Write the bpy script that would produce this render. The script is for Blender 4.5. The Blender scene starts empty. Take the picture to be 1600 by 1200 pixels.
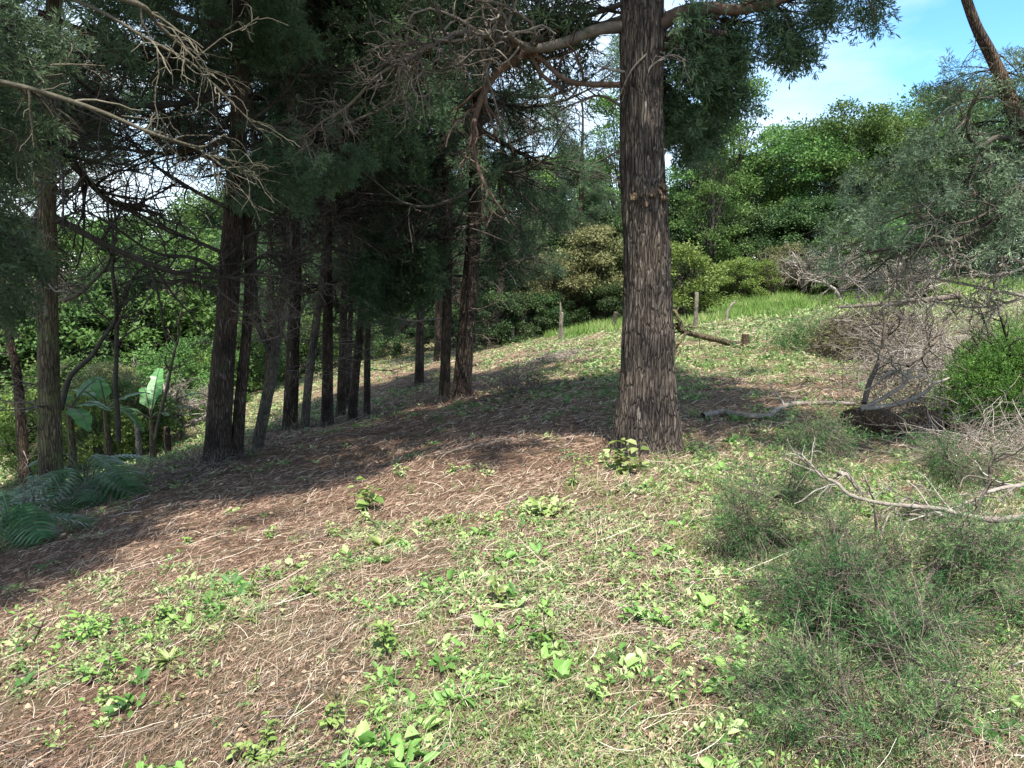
import bpy, math
import numpy as np
C = bpy.context.scene
R = math.radians
rng = np.random.default_rng(7)

# ------------------------------------------------------------------ camera, sky, sun
CAM = np.array([0.0, 0.0, 1.6]); PITCH = R(7.6); F = 1200.0
cam_d = bpy.data.cameras.new('camera'); cam = bpy.data.objects.new('camera', cam_d)
C.collection.objects.link(cam); C.camera = cam
cam.location = CAM; cam.rotation_euler = (R(90) - PITCH, 0, 0)
cam_d.sensor_width = 36; cam_d.lens = 27; cam_d.clip_start = 0.05; cam_d.clip_end = 2000

SUN_EL, SUN_AZ = R(66), R(172)          # azimuth from +Y towards +X : behind the camera, to the right
sd = np.array([math.sin(SUN_AZ) * math.cos(SUN_EL), math.cos(SUN_AZ) * math.cos(SUN_EL), math.sin(SUN_EL)])
sl = bpy.data.lights.new('sun', 'SUN'); sl.energy = 5.0; sl.angle = R(0.5); sl.color = (1, 0.95, 0.86)
so = bpy.data.objects.new('sun', sl); C.collection.objects.link(so)
so.rotation_euler = (R(90) - SUN_EL, 0, math.pi - SUN_AZ)
C.view_settings.view_transform = 'Standard'; C.view_settings.look = 'None'
C.view_settings.exposure = 1.28; C.view_settings.gamma = 1
C.cycles.max_bounces = 6; C.cycles.diffuse_bounces = 3; C.cycles.transmission_bounces = 4
C.cycles.transparent_max_bounces = 8; C.cycles.sample_clamp_indirect = 6

W = bpy.data.worlds.new('World'); C.world = W; W.use_nodes = True
nt = W.node_tree; nt.nodes.clear()
def N(nt, t, **kw):
    n = nt.nodes.new(t)
    for k, v in kw.items():
        if k.startswith('i_'): n.inputs[k[2:].replace('_', ' ')].default_value = v
        else: setattr(n, k, v)
    return n
sky = N(nt, 'ShaderNodeTexSky', sky_type='NISHITA', sun_disc=False, sun_elevation=SUN_EL,
        sun_rotation=SUN_AZ, air_density=1.0, dust_density=0.6, ozone_density=1.6)
tc = N(nt, 'ShaderNodeTexCoord')
mp = N(nt, 'ShaderNodeMapping'); mp.inputs['Scale'].default_value = (1.2, 1.2, 3.6); mp.inputs['Location'].default_value = (0.35, 0.2, 0.1)
nz = N(nt, 'ShaderNodeTexNoise', i_Scale=1.5, i_Detail=8.0, i_Roughness=0.55)
cr = N(nt, 'ShaderNodeValToRGB'); cr.color_ramp.elements[0].position = 0.33; cr.color_ramp.elements[1].position = 0.66
cm = N(nt, 'ShaderNodeMixRGB'); cm.inputs[2].default_value = (3.9, 4.3, 4.6, 1)
sat = N(nt, 'ShaderNodeHueSaturation', i_Saturation=1.35, i_Value=1.0)
bg = N(nt, 'ShaderNodeBackground', i_Strength=0.15); ow = N(nt, 'ShaderNodeOutputWorld')
L = nt.links.new
L(tc.outputs['Generated'], mp.inputs[0]); L(mp.outputs[0], nz.inputs[0]); L(nz.outputs[0], cr.inputs[0])
L(cr.outputs[0], cm.inputs[0]); L(sky.outputs[0], sat.inputs['Color']); L(sat.outputs[0], cm.inputs[1]); L(cm.outputs[0], bg.inputs[0]); L(bg.outputs[0], ow.inputs[0])

# ------------------------------------------------------------------ maths helpers
def P(px, py, Y):
    """world point on the sight line of photo pixel (px,py) at forward distance Y"""
    a = (px - 800) / F; b = (600 - py) / F
    dy = math.cos(PITCH) + b * math.sin(PITCH); dz = -math.sin(PITCH) + b * math.cos(PITCH)
    s = Y / dy
    return CAM + np.array([a * s, Y, dz * s])
def nrm(v): return v / (np.linalg.norm(v, axis=-1, keepdims=True) + 1e-9)
def vnoise(x, y, seed=0):
    xi = np.floor(x).astype(np.int64); yi = np.floor(y).astype(np.int64)
    fx = x - xi; fy = y - yi; fx = fx * fx * (3 - 2 * fx); fy = fy * fy * (3 - 2 * fy)
    def h(a, b):
        n = (a * 374761393 + b * 668265263 + seed * 974711) & 0x7fffffff
        n = ((n ^ (n >> 13)) * 1274126177) & 0x7fffffff
        return ((n ^ (n >> 16)) & 0xffff) / 65535.0
    return (h(xi, yi) * (1 - fx) + h(xi + 1, yi) * fx) * (1 - fy) + (h(xi, yi + 1) * (1 - fx) + h(xi + 1, yi + 1) * fx) * fy
def fbm(x, y, seed=0, o=4):
    s = 0; a = 0.5
    for i in range(o): s = s + a * vnoise(x * 2 ** i, y * 2 ** i, seed + i * 17); a *= 0.5
    return s / (1 - 0.5 ** o)
def rbf_fit(pts, vals, c=1.2):
    pts = np.array(pts, float); vals = np.array(vals, float); n = len(pts)
    d = np.sqrt(((pts[:, None] - pts[None]) ** 2).sum(-1) + c * c)
    A = np.zeros((n + 3, n + 3)); A[:n, :n] = -d - np.eye(n) * -0.02; A[:n, n] = 1; A[:n, n + 1:] = pts; A[n:, :n] = A[:n, n:].T
    w = np.linalg.solve(A, np.concatenate([vals, [0, 0, 0]]))
    def f(x, y):
        x = np.asarray(x, float); y = np.asarray(y, float)
        r = w[n] + w[n + 1] * x + w[n + 2] * y
        for i in range(n): r = r - w[i] * np.sqrt((x - pts[i, 0]) ** 2 + (y - pts[i, 1]) ** 2 + c * c)
        return r
    return f
# terrain control points: photo pixel and distance
GP = [(800,1200,2.35),(0,1200,2.75),(1600,1200,2.25),(800,950,3.8),(1300,950,3.75),(1600,900,4.0),(300,950,4.25),(0,955,4.9),
      (800,790,6.2),(500,860,5.5),(0,880,6.6),(1250,780,6.0),(1600,760,6.2),(1010,705,8.5),(700,705,8.8),(400,780,8.2),
      (80,792,10.5),(200,760,11),(338,722,12.2),(455,672,16.8),(510,668,17),(560,658,18.5),(720,622,17),(655,602,27),(690,560,38),
      (218,725,19.5),(295,690,25),(330,640,33),(430,600,40),(875,532,36),(960,517,33),(1087,511,28),(1200,467,42),(1400,470,36),
      (1165,540,20),(1300,600,13.5),(1100,652,10.6),(1200,650,10.4),(1380,665,9.6),(1600,700,7.6),(1600,560,15),(850,570,23),(850,640,13),
      (560,740,9.5),(700,760,7.3)]
gp = [P(*g) for g in GP]
gxy = [(p[0], p[1]) for p in gp]; gzv = [p[2] for p in gp]
for e in [(-14,18,-4.2),(-25,30,-7),(-40,60,-8),(0,80,0),(40,80,3),(60,40,3.5),(-80,100,-9),(18,12,1.2),(0,-10,0.6),(-12,-6,-2.2),(12,-8,1.0),
          (-12,5,-2.6),(120,150,4),(-200,200,-9),(0,250,0),(200,250,5),(0,400,0)]:
    gxy.append(e[:2]); gzv.append(e[2])
_g = rbf_fit(gxy, gzv)
def gz(x, y):
    x = np.asarray(x, float); y = np.asarray(y, float)
    d = np.maximum(y, 2.0)
    return _g(x, y) + (fbm(x * 1.3, y * 1.3, 3) - 0.5) * 0.10 + (fbm(x * 7, y * 7, 9, 3) - 0.5) * 0.035
def on(px, py):
    """point of the terrain seen at photo pixel"""
    Ys = np.exp(np.linspace(math.log(1.5), math.log(90), 1500)); q = np.array([P(px, py, y) for y in Ys])
    h = gz(q[:, 0], q[:, 1]); i = np.argmax(q[:, 2] < h)
    return np.array([q[i, 0], q[i, 1], h[i]]) if i else np.array([q[-1, 0], q[-1, 1], h[-1]])

# ------------------------------------------------------------------ mesh helpers
class MB:
    """collects vertices and quads (with a tint per quad) and links them as ONE mesh object"""
    def __init__(s): s.v = []; s.f = []; s.t = []; s.n = 0
    def add(s, v, f, t=None):
        v = np.asarray(v, np.float32).reshape(-1, 3); f = np.asarray(f, np.int64).reshape(-1, 4)
        s.v.append(v); s.f.append(f + s.n); s.n += len(v)
        if t is None: t = rng.random(len(f))
        s.t.append(np.broadcast_to(np.asarray(t, np.float32), (len(f),)))
    def mesh(s, name, mat, smooth=False):
        v = np.concatenate(s.v); f = np.concatenate(s.f); t = np.concatenate(s.t)
        me = bpy.data.meshes.new(name)
        me.vertices.add(len(v)); me.vertices.foreach_set('co', v.ravel())
        me.loops.add(len(f) * 4); me.loops.foreach_set('vertex_index', f.astype(np.int32).ravel())
        me.polygons.add(len(f)); me.polygons.foreach_set('loop_start', np.arange(0, len(f) * 4, 4, dtype=np.int32))
        me.update(calc_edges=True)
        a = me.attributes.new('tint', 'FLOAT', 'FACE'); a.data.foreach_set('value', t.astype(np.float32))
        if smooth: me.polygons.foreach_set('use_smooth', np.ones(len(f), bool))
        me.materials.append(mat); return me
    def build(s, name, mat, parent=None, smooth=False):
        return link(name, s.mesh(name, mat, smooth), parent)
def link(name, me, parent=None, loc=None):
    o = bpy.data.objects.new(name, me); C.collection.objects.link(o)
    if parent: o.parent = parent
    if loc is not None: o.location = loc
    return o
def tag(o, label=None, cat=None, group=None, kind=None):
    if label: o['label'] = label
    if cat: o['category'] = cat
    if group: o['group'] = group
    if kind: o['kind'] = kind
    return o
def thing(name, label, cat, loc, group=None, rz=0, sc=1):
    o = bpy.data.objects.new(name, None); C.collection.objects.link(o); o.empty_display_size = 0.2
    o.location = loc; o.rotation_euler = (0, 0, rz); o.scale = (sc, sc, sc)
    return tag(o, label, cat, group)
def tubes(mb, Pt, Rd, sides=3, tint=None, rough=0.0):
    """Pt (N,K,3), Rd (N,K): N tapering tubes"""
    Pt = np.asarray(Pt, float); Rd = np.asarray(Rd, float)
    if Pt.ndim == 2: Pt = Pt[None]; Rd = Rd[None]
    n, K = Rd.shape
    T = nrm(np.gradient(Pt, axis=1))
    main = np.abs(Pt[:, -1] - Pt[:, 0]); ref = np.zeros((n, 3)); ref[np.arange(n), np.argmin(main, axis=1)] = 1
    U = nrm(np.cross(T, ref[:, None])); V = np.cross(T, U)
    a = np.linspace(0, 2 * math.pi, sides, endpoint=False)
    rr = Rd[:, :, None] * (1 + rough * (rng.random((n, K, sides)) - 0.5))
    v = Pt[:, :, None] + rr[..., None] * (np.cos(a)[:, None] * U[:, :, None] + np.sin(a)[:, None] * V[:, :, None])
    i = np.arange(n)[:, None, None] * K * sides; k = np.arange(K - 1)[None, :, None] * sides; s = np.arange(sides)[None, None]
    s2 = (s + 1) % sides
    f = np.stack([i + k + s, i + k + s2, i + k + sides + s2, i + k + sides + s], -1)
    t = np.repeat(rng.random(n) if tint is None else np.broadcast_to(tint, (n,)), (K - 1) * sides)
    mb.add(v, f, t)
def diamonds(mb, B, D, Nn, Ln, Wd, tint=None, wpos=0.45):
    """flat pointed blades"""
    D = nrm(D); S = nrm(np.cross(D, Nn)); n = len(B)
    Ln = np.broadcast_to(Ln, (n,))[:, None]; Wd = np.broadcast_to(Wd, (n,))[:, None]
    m = B + D * Ln * wpos
    v = np.stack([B, m - S * Wd / 2, B + D * Ln, m + S * Wd / 2], 1)
    mb.add(v, np.arange(n * 4).reshape(n, 4), tint)
def leaves(mb, B, D, Nn, Ln, Wd, tint=None, fold=0.25, droop=0.25):
    """broad leaves: two halves folded on the midrib, drooping tip: 4 quads"""
    D = nrm(D); S = nrm(np.cross(D, Nn)); U = nrm(np.cross(S, D)); n = len(B)
    Ln = np.broadcast_to(Ln, (n,))[:, None]; Wd = np.broadcast_to(Wd, (n,))[:, None]
    m1 = B + D * Ln * 0.25; m2 = B + D * Ln * 0.65 - U * Ln * droop * 0.35; tip = B + D * Ln * 0.97 - U * Ln * droop
    a1 = m1 - S * Wd * 0.42 + U * Wd * fold; b1 = m1 + S * Wd * 0.42 + U * Wd * fold
    a2 = m2 - S * Wd * 0.42 + U * Wd * fold; b2 = m2 + S * Wd * 0.42 + U * Wd * fold
    v = np.stack([B, m1, m2, tip, a1, b1, a2, b2], 1)
    i = np.arange(n)[:, None] * 8
    f = np.concatenate([i + np.array([[0, 1, 1, 4]]) * 1], 1)
    # quads: base fan, body, tip (left and right)
    q = np.array([[0, 4, 6, 1], [1, 6, 3, 2], [0, 1, 7, 5], [1, 2, 3, 7]])
    q = np.array([[0, 4, 6, 1], [1, 6, 3, 2], [5, 0, 1, 7], [7, 1, 2, 3]])
    f = (i[:, None] + q[None]).reshape(-1, 4)
    t = np.repeat(rng.random(n) if tint is None else np.broadcast_to(tint, (n,)), 4)
    mb.add(v, f, t)
def spline(pts, n):
    """Catmull-Rom through pts, n samples"""
    pts = np.asarray(pts, float); m = len(pts)
    p = np.vstack([2 * pts[0] - pts[1], pts, 2 * pts[-1] - pts[-2]])
    u = np.linspace(0, m - 1 - 1e-6, n); i = u.astype(int); t = (u - i)[:, None]
    a, b, c, d = p[i], p[i + 1], p[i + 2], p[i + 3]
    return 0.5 * (2 * b + (c - a) * t + (2 * a - 5 * b + 4 * c - d) * t ** 2 + (3 * b - a - 3 * c + d) * t ** 3)
def wob(p, amp):
    """adds a smooth wander to a polyline (ends too)"""
    n = len(p); k = max(3, n // 4); return p + spline(rng.normal(0, amp, (k, 3)), n) * np.linspace(0.1, 1, n)[:, None]
def sub(Pt, Rd, n, t0, t1, ln, ang=(0.6, 1.2), grav=-0.2, K=5, rs=0.45, curl=0.15, flat=0.4, power=1.0):
    """n side twigs grown from random places on tubes Pt (N,K0,3); returns points and radii"""
    Pt = np.asarray(Pt, float); Rd = np.asarray(Rd, float)
    if Pt.ndim == 2: Pt = Pt[None]; Rd = Rd[None]
    N0, K0 = Rd.shape
    seglen = np.linalg.norm(np.diff(Pt, axis=1), axis=2).sum(1)
    i = rng.choice(N0, n, p=seglen / seglen.sum())
    t = t0 + (t1 - t0) * rng.random(n) ** power
    u = t * (K0 - 1 - 1e-4); j = u.astype(int); w = (u - j)[:, None]
    o = Pt[i, j] * (1 - w) + Pt[i, j + 1] * w; T = nrm(Pt[i, j + 1] - Pt[i, j]); r = Rd[i, j] * (1 - w[:, 0]) + Rd[i, j + 1] * w[:, 0]
    q = rng.normal(size=(n, 3)); q[:, 2] *= flat; q = q - (q * T).sum(1, keepdims=True) * T; q = nrm(q)
    a = rng.uniform(ang[0], ang[1], n)[:, None]
    d = nrm(T * np.cos(a) + q * np.sin(a))
    l = rng.uniform(ln[0], ln[1], n) * (1.15 - 0.6 * t)
    step = (l / (K - 1))[:, None]
    pts = [o]; dd = d; g = np.array([0, 0, 1.0]) * grav
    for k in range(K - 1):
        dd = nrm(dd + g / (K - 1) * 2 + rng.normal(0, curl, (n, 3))); pts.append(pts[-1] + dd * step)
    R0 = np.minimum(r * rs, l * 0.03)
    return np.stack(pts, 1), R0[:, None] * np.linspace(1, 0.3, K)[None]
def on_tubes(Pt, n, t0=0, t1=1):
    N0, K0 = Pt.shape[:2]; i = rng.integers(0, N0, n); t = rng.uniform(t0, t1, n)
    u = t * (K0 - 1 - 1e-4); j = u.astype(int); w = (u - j)[:, None]
    return Pt[i, j] * (1 - w) + Pt[i, j + 1] * w, nrm(Pt[i, j + 1] - Pt[i, j])
# spray template of a cypress: a rachis with side branchlets carrying fine scale-leaved strands
def make_spray(m, seed):
    r = np.random.default_rng(seed); B = []; D = []; Ls = []
    ns = max(4, int(m ** 0.5)); per = m // ns
    for s in range(ns):
        t = (s + 0.5) / ns; sd_ = 1 if s % 2 else -1
        o = np.array([0, t * 0.8, 0.0]); d = nrm(np.array([sd_ * (0.9 - 0.35 * t), 0.75, r.normal(0, 0.35)]))
        bl = 0.5 * (1 - 0.5 * t)
        for k in range(per):
            tt = (k + 0.5) / per; B.append(o + d * bl * tt)
            D.append(nrm(d + r.normal(0, 0.55, 3))); Ls.append(0.34 * (1 - 0.4 * tt) * r.uniform(0.7, 1.2))
    return np.array(B), np.array(D), np.array(Ls)
SPR = {m: [make_spray(m, 11 * m + k) for k in range(4)] for m in (9, 16, 30, 56)}
def sprays(mb, O, D, size, m=30, wd=0.05, tint=None):
    O = np.asarray(O, float); D = nrm(np.asarray(D, float)); n = len(O)
    size = np.broadcast_to(size, (n,)); up = nrm(rng.normal(0, 0.6, (n, 3)) + np.array([0, 0, 1.0]))
    X = nrm(np.cross(D, up)); Z = np.cross(X, D)
    tn = rng.random(n) if tint is None else np.broadcast_to(tint, (n,))
    for k in range(4):
        s = np.arange(k, n, 4)
        if not len(s): continue
        B, DD, Ls = SPR[m][k]
        M = np.stack([X[s], D[s], Z[s]], 1)                         # rows are axes
        b = O[s][:, None] + np.einsum('mi,nij->nmj', B, M) * size[s][:, None, None]
        d = np.einsum('mi,nij->nmj', DD, M)
        l = Ls[None] * size[s][:, None]; nn = len(s) * len(B)
        nor = rng.normal(size=(nn, 3))
        diamonds(mb, b.reshape(-1, 3), d.reshape(-1, 3), nor, l.ravel(), np.repeat(size[s] * wd, len(B)),
                 np.clip(np.repeat(tn[s], len(B)) + rng.normal(0, 0.12, nn), 0, 1))

# ------------------------------------------------------------------ materials
def ramp(nt, cols, pos=None):
    r = N(nt, 'ShaderNodeValToRGB'); e = r.color_ramp.elements
    pos = pos or [i / (len(cols) - 1) for i in range(len(cols))]
    while len(e) < len(cols): e.new(0.5)
    for k, (c, p) in enumerate(zip(cols, pos)): e[k].position = p; e[k].color = (*c, 1)
    return r
def leafmat(name, cols, transl=0.3, rough=0.55, hv=0.12, spec=0.35):
    m = bpy.data.materials.new(name); m.use_nodes = True; nt = m.node_tree; nt.nodes.clear(); L = nt.links.new
    at = N(nt, 'ShaderNodeAttribute', attribute_name='tint'); r = ramp(nt, cols)
    oi = N(nt, 'ShaderNodeObjectInfo'); hs = N(nt, 'ShaderNodeHueSaturation')
    ma = N(nt, 'ShaderNodeMapRange'); ma.inputs['To Min'].default_value = 1 - hv * 1.6; ma.inputs['To Max'].default_value = 1 + hv * 1.6
    mh = N(nt, 'ShaderNodeMapRange'); mh.inputs['To Min'].default_value = 0.5 - hv * 0.12; mh.inputs['To Max'].default_value = 0.5 + hv * 0.12
    p = N(nt, 'ShaderNodeBsdfPrincipled', i_Roughness=rough); p.inputs['Specular IOR Level'].default_value = spec
    tr = N(nt, 'ShaderNodeBsdfTranslucent'); mx = N(nt, 'ShaderNodeMixShader', i_Fac=transl); o = N(nt, 'ShaderNodeOutputMaterial')
    L(at.outputs['Fac'], r.inputs[0]); L(r.outputs[0], hs.inputs['Color']); L(oi.outputs['Random'], ma.inputs[0]); L(ma.outputs[0], hs.inputs['Value'])
    L(oi.outputs['Random'], mh.inputs[0]); L(mh.outputs[0], hs.inputs['Hue'])
    L(hs.outputs[0], p.inputs['Base Color']); L(hs.outputs[0], tr.inputs[0]); L(p.outputs[0], mx.inputs[1]); L(tr.outputs[0], mx.inputs[2]); L(mx.outputs[0], o.inputs[0])
    return m
def twigmat(name, cols, rough=0.85):
    m = bpy.data.materials.new(name); m.use_nodes = True; nt = m.node_tree; L = nt.links.new; p = nt.nodes['Principled BSDF']
    at = N(nt, 'ShaderNodeAttribute', attribute_name='tint'); r = ramp(nt, cols)
    tc = N(nt, 'ShaderNodeTexCoord'); nz = N(nt, 'ShaderNodeTexNoise', i_Scale=9.0, i_Detail=6.0)
    mm = N(nt, 'ShaderNodeMath', operation='ADD', use_clamp=True); ms = N(nt, 'ShaderNodeMath', operation='MULTIPLY_ADD'); ms.inputs[1].default_value = 1.1; ms.inputs[2].default_value = -0.55
    L(tc.outputs['Object'], nz.inputs[0]); L(nz.outputs[0], ms.inputs[0]); L(ms.outputs[0], mm.inputs[0]); L(at.outputs['Fac'], mm.inputs[1])
    L(mm.outputs[0], r.inputs[0]); L(r.outputs[0], p.inputs['Base Color']); p.inputs['Roughness'].default_value = rough
    p.inputs['Specular IOR Level'].default_value = 0.2
    b = N(nt, 'ShaderNodeBump', i_Strength=0.6, i_Distance=0.02); n2 = N(nt, 'ShaderNodeTexNoise', i_Scale=60.0, i_Detail=4.0)
    L(tc.outputs['Object'], n2.inputs[0]); L(n2.outputs[0], b.inputs['Height']); L(b.outputs[0], p.inputs['Normal'])
    return m
def barkmat(name, dark, mid, light, scale=1.0, moss=None, pale=0.0, mossamt=0.5):
    m = bpy.data.materials.new(name); m.use_nodes = True; nt = m.node_tree; L = nt.links.new; p = nt.nodes['Principled BSDF']
    tc = N(nt, 'ShaderNodeTexCoord'); mp = N(nt, 'ShaderNodeMapping'); mp.inputs['Scale'].default_value = (scale, scale, scale * 0.13)
    wp = N(nt, 'ShaderNodeTexNoise', i_Scale=3.0, i_Detail=3.0); mw = N(nt, 'ShaderNodeMixRGB', i_Fac=0.05)
    vo = N(nt, 'ShaderNodeTexVoronoi', feature='DISTANCE_TO_EDGE', i_Scale=34.0); n1 = N(nt, 'ShaderNodeTexNoise', i_Scale=55.0, i_Detail=8.0, i_Roughness=0.7)
    n2 = N(nt, 'ShaderNodeTexNoise', i_Scale=2.2, i_Detail=5.0)
    L(tc.outputs['Object'], mp.inputs[0]); L(tc.outputs['Object'], wp.inputs[0]); L(mp.outputs[0], mw.inputs[1]); L(wp.outputs['Color'], mw.inputs[2])
    L(mw.outputs[0], vo.inputs[0]); L(mw.outputs[0], n1.inputs[0]); L(tc.outputs['Object'], n2.inputs[0])
    r1 = ramp(nt, [dark, mid, light], [0.28, 0.5, 0.74]); L(n1.outputs[0], r1.inputs[0])
    vr = ramp(nt, [(0.25,) * 3, (1,) * 3], [0.0, 0.16]); L(vo.outputs[0], vr.inputs[0])
    mu = N(nt, 'ShaderNodeMixRGB', blend_type='MULTIPLY', i_Fac=0.8); L(r1.outputs[0], mu.inputs[1]); L(vr.outputs[0], mu.inputs[2])
    last = mu
    big = ramp(nt, [(0.5, .48, .5), (1.0, .95, .9), (1.4, 1.3, 1.15)], [0.33, 0.5, 0.68]); L(n2.outputs[0], big.inputs[0])
    m2 = N(nt, 'ShaderNodeMixRGB', blend_type='MULTIPLY', i_Fac=1.0); L(last.outputs[0], m2.inputs[1]); L(big.outputs[0], m2.inputs[2]); last = m2
    if pale:
        n4 = N(nt, 'ShaderNodeTexNoise', i_Scale=20.0, i_Detail=3.0); mp4 = N(nt, 'ShaderNodeMapping'); mp4.inputs['Scale'].default_value = (1, 1, 0.22)
        L(tc.outputs['Object'], mp4.inputs[0]); L(mp4.outputs[0], n4.inputs[0]); r4 = ramp(nt, [(0,) * 3, (1,) * 3], [0.65, 0.69]); L(n4.outputs[0], r4.inputs[0])
        mf = N(nt, 'ShaderNodeMath', operation='MULTIPLY'); mf.inputs[1].default_value = pale; L(r4.outputs[0], mf.inputs[0])
        m4 = N(nt, 'ShaderNodeMixRGB'); m4.inputs[2].default_value = (0.48, 0.42, 0.36, 1); L(mf.outputs[0], m4.inputs[0]); L(last.outputs[0], m4.inputs[1]); last = m4
    if moss:
        n3 = N(nt, 'ShaderNodeTexNoise', i_Scale=3.5, i_Detail=8.0, i_Roughness=0.65); L(tc.outputs['Object'], n3.inputs[0])
        r3 = ramp(nt, [(0,) * 3, (1,) * 3], [0.62 - 0.2 * mossamt, 0.78 - 0.2 * mossamt]); L(n3.outputs[0], r3.inputs[0])
        m3 = N(nt, 'ShaderNodeMixRGB'); m3.inputs[2].default_value = (*moss, 1); L(r3.outputs[0], m3.inputs[0]); L(last.outputs[0], m3.inputs[1]); last = m3
    L(last.outputs[0], p.inputs['Base Color']); p.inputs['Roughness'].default_value = 0.9; p.inputs['Specular IOR Level'].default_value = 0.15
    hh = N(nt, 'ShaderNodeMath', operation='ADD'); L(vr.outputs[0], hh.inputs[0]); L(n1.outputs[0], hh.inputs[1])
    b = N(nt, 'ShaderNodeBump', i_Strength=0.9, i_Distance=0.03); L(hh.outputs[0], b.inputs['Height']); L(b.outputs[0], p.inputs['Normal'])
    return m
M = {}
M['cypress'] = leafmat('cypress_foliage', [(0.045, 0.08, 0.042), (0.095, 0.15, 0.08), (0.17, 0.24, 0.13)], 0.4, spec=.15)
M['cypress_dark'] = leafmat('dark_cypress_foliage', [(0.04, 0.075, 0.038), (0.085, 0.14, 0.07), (0.16, 0.24, 0.12)], 0.42, spec=.15)
M['cypress_lit'] = leafmat('sunlit_cypress_foliage', [(0.06, 0.095, 0.055), (0.125, 0.175, 0.10), (0.23, 0.29, 0.18)], 0.25, spec=.15)  # lighter copy of the cypress foliage, sunlight put into its colour
M['felled'] = leafmat('felled_cypress_foliage', [(0.02, 0.065, 0.022), (0.05, 0.13, 0.042), (0.11, 0.20, 0.07), (0.21, 0.26, 0.12), (0.26, 0.20, 0.13)], 0.25, hv=0, spec=.12)
M['broad'] = leafmat('broadleaf_foliage', [(0.04, 0.09, 0.025), (0.085, 0.165, 0.04), (0.17, 0.27, 0.08)], 0.35, hv=0.15, spec=.2)
M['broad_dark'] = leafmat('dark_broadleaf_foliage', [(0.02, 0.042, 0.018), (0.05, 0.09, 0.03), (0.10, 0.15, 0.055)], 0.3, hv=0.15, spec=.2)
M['broad_lime'] = leafmat('lime_broadleaf_foliage', [(0.08, 0.14, 0.025), (0.16, 0.24, 0.05), (0.27, 0.35, 0.10)], 0.4, hv=0.15)
M['broad_olive'] = leafmat('olive_broadleaf_foliage', [(0.09, 0.10, 0.035), (0.17, 0.18, 0.07), (0.27, 0.26, 0.12)], 0.3)
M['bush'] = leafmat('fine_green_bush_foliage', [(0.035, 0.10, 0.018), (0.08, 0.19, 0.03), (0.15, 0.29, 0.055)], 0.35)
M['weed'] = leafmat('weed_leaves', [(0.055, 0.115, 0.025), (0.12, 0.21, 0.045), (0.215, 0.31, 0.085), (0.35, 0.43, 0.18)], 0.3, 0.5, hv=0.18)
M['cover'] = leafmat('ground_cover_leaves', [(0.06, 0.13, 0.04), (0.13, 0.22, 0.07), (0.22, 0.31, 0.12), (0.36, 0.40, 0.20), (0.40, 0.32, 0.20)], 0.3, 0.6, spec=.25)
M['grass'] = leafmat('meadow_grass_blades', [(0.08, 0.15, 0.03), (0.13, 0.25, 0.05), (0.24, 0.36, 0.10), (0.40, 0.40, 0.20)], 0.3, 0.8, spec=.15)
M['straw'] = leafmat('dry_straw', [(0.12, 0.08, 0.055), (0.27, 0.195, 0.14), (0.42, 0.34, 0.24), (0.56, 0.48, 0.37), (0.68, 0.62, 0.52)], 0.15, 0.6)
M['needle'] = leafmat('brown_needles', [(0.07, 0.042, 0.028), (0.17, 0.105, 0.068), (0.29, 0.19, 0.125), (0.41, 0.31, 0.215)], 0.1, 0.7)
M['banana'] = leafmat('banana_leaf', [(0.05, 0.15, 0.04), (0.09, 0.23, 0.07), (0.16, 0.32, 0.12)], 0.4, 0.35, spec=0.5)
M['monstera'] = leafmat('split_leaf', [(0.025, 0.07, 0.03), (0.05, 0.12, 0.045), (0.09, 0.18, 0.07)], 0.2, 0.35, spec=0.5)
M['twig'] = twigmat('dead_twigs', [(0.05, 0.04, 0.032), (0.115, 0.095, 0.075), (0.21, 0.18, 0.145)])
M['twig_dark'] = twigmat('dark_twigs', [(0.022, 0.019, 0.015), (0.05, 0.043, 0.034), (0.10, 0.088, 0.070)])
M['twig_moss'] = twigmat('mossy_twigs', [(0.04, 0.035, 0.025), (0.085, 0.075, 0.052), (0.15, 0.135, 0.10)])
M['twig_pale'] = twigmat('bleached_twigs', [(0.10, 0.082, 0.068), (0.22, 0.19, 0.16), (0.37, 0.335, 0.295)])
M['limb_red'] = twigmat('reddish_limb', [(0.04, 0.027, 0.02), (0.10, 0.065, 0.047), (0.20, 0.14, 0.105)])
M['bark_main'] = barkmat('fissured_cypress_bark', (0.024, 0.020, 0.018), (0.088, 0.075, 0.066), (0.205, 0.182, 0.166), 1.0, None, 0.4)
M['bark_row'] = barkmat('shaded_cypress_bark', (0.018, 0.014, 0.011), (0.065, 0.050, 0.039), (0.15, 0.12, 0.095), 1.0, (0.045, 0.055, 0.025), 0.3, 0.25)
M['bark_moss'] = barkmat('mossy_bark', (0.04, 0.03, 0.02), (0.12, 0.10, 0.065), (0.26, 0.23, 0.15), 0.9, (0.14, 0.16, 0.06), 0.3, 0.6)
M['bark_grey'] = barkmat('grey_bark', (0.05, 0.045, 0.038), (0.13, 0.115, 0.095), (0.25, 0.23, 0.19), 1.3, (0.09, 0.11, 0.06), 0.4, 0.5)
M['bark_log'] = barkmat('stringy_log_bark', (0.05, 0.035, 0.025), (0.15, 0.11, 0.08), (0.30, 0.24, 0.18), 1.5)
M['post'] = barkmat('weathered_post_wood', (0.16, 0.15, 0.12), (0.33, 0.30, 0.25), (0.50, 0.46, 0.40), 1.6, (0.15, 0.19, 0.08), 0, 0.5)
M['wood_cut'] = twigmat('fresh_cut_wood', [(0.22, 0.18, 0.12), (0.34, 0.28, 0.19), (0.46, 0.39, 0.28)])

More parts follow.
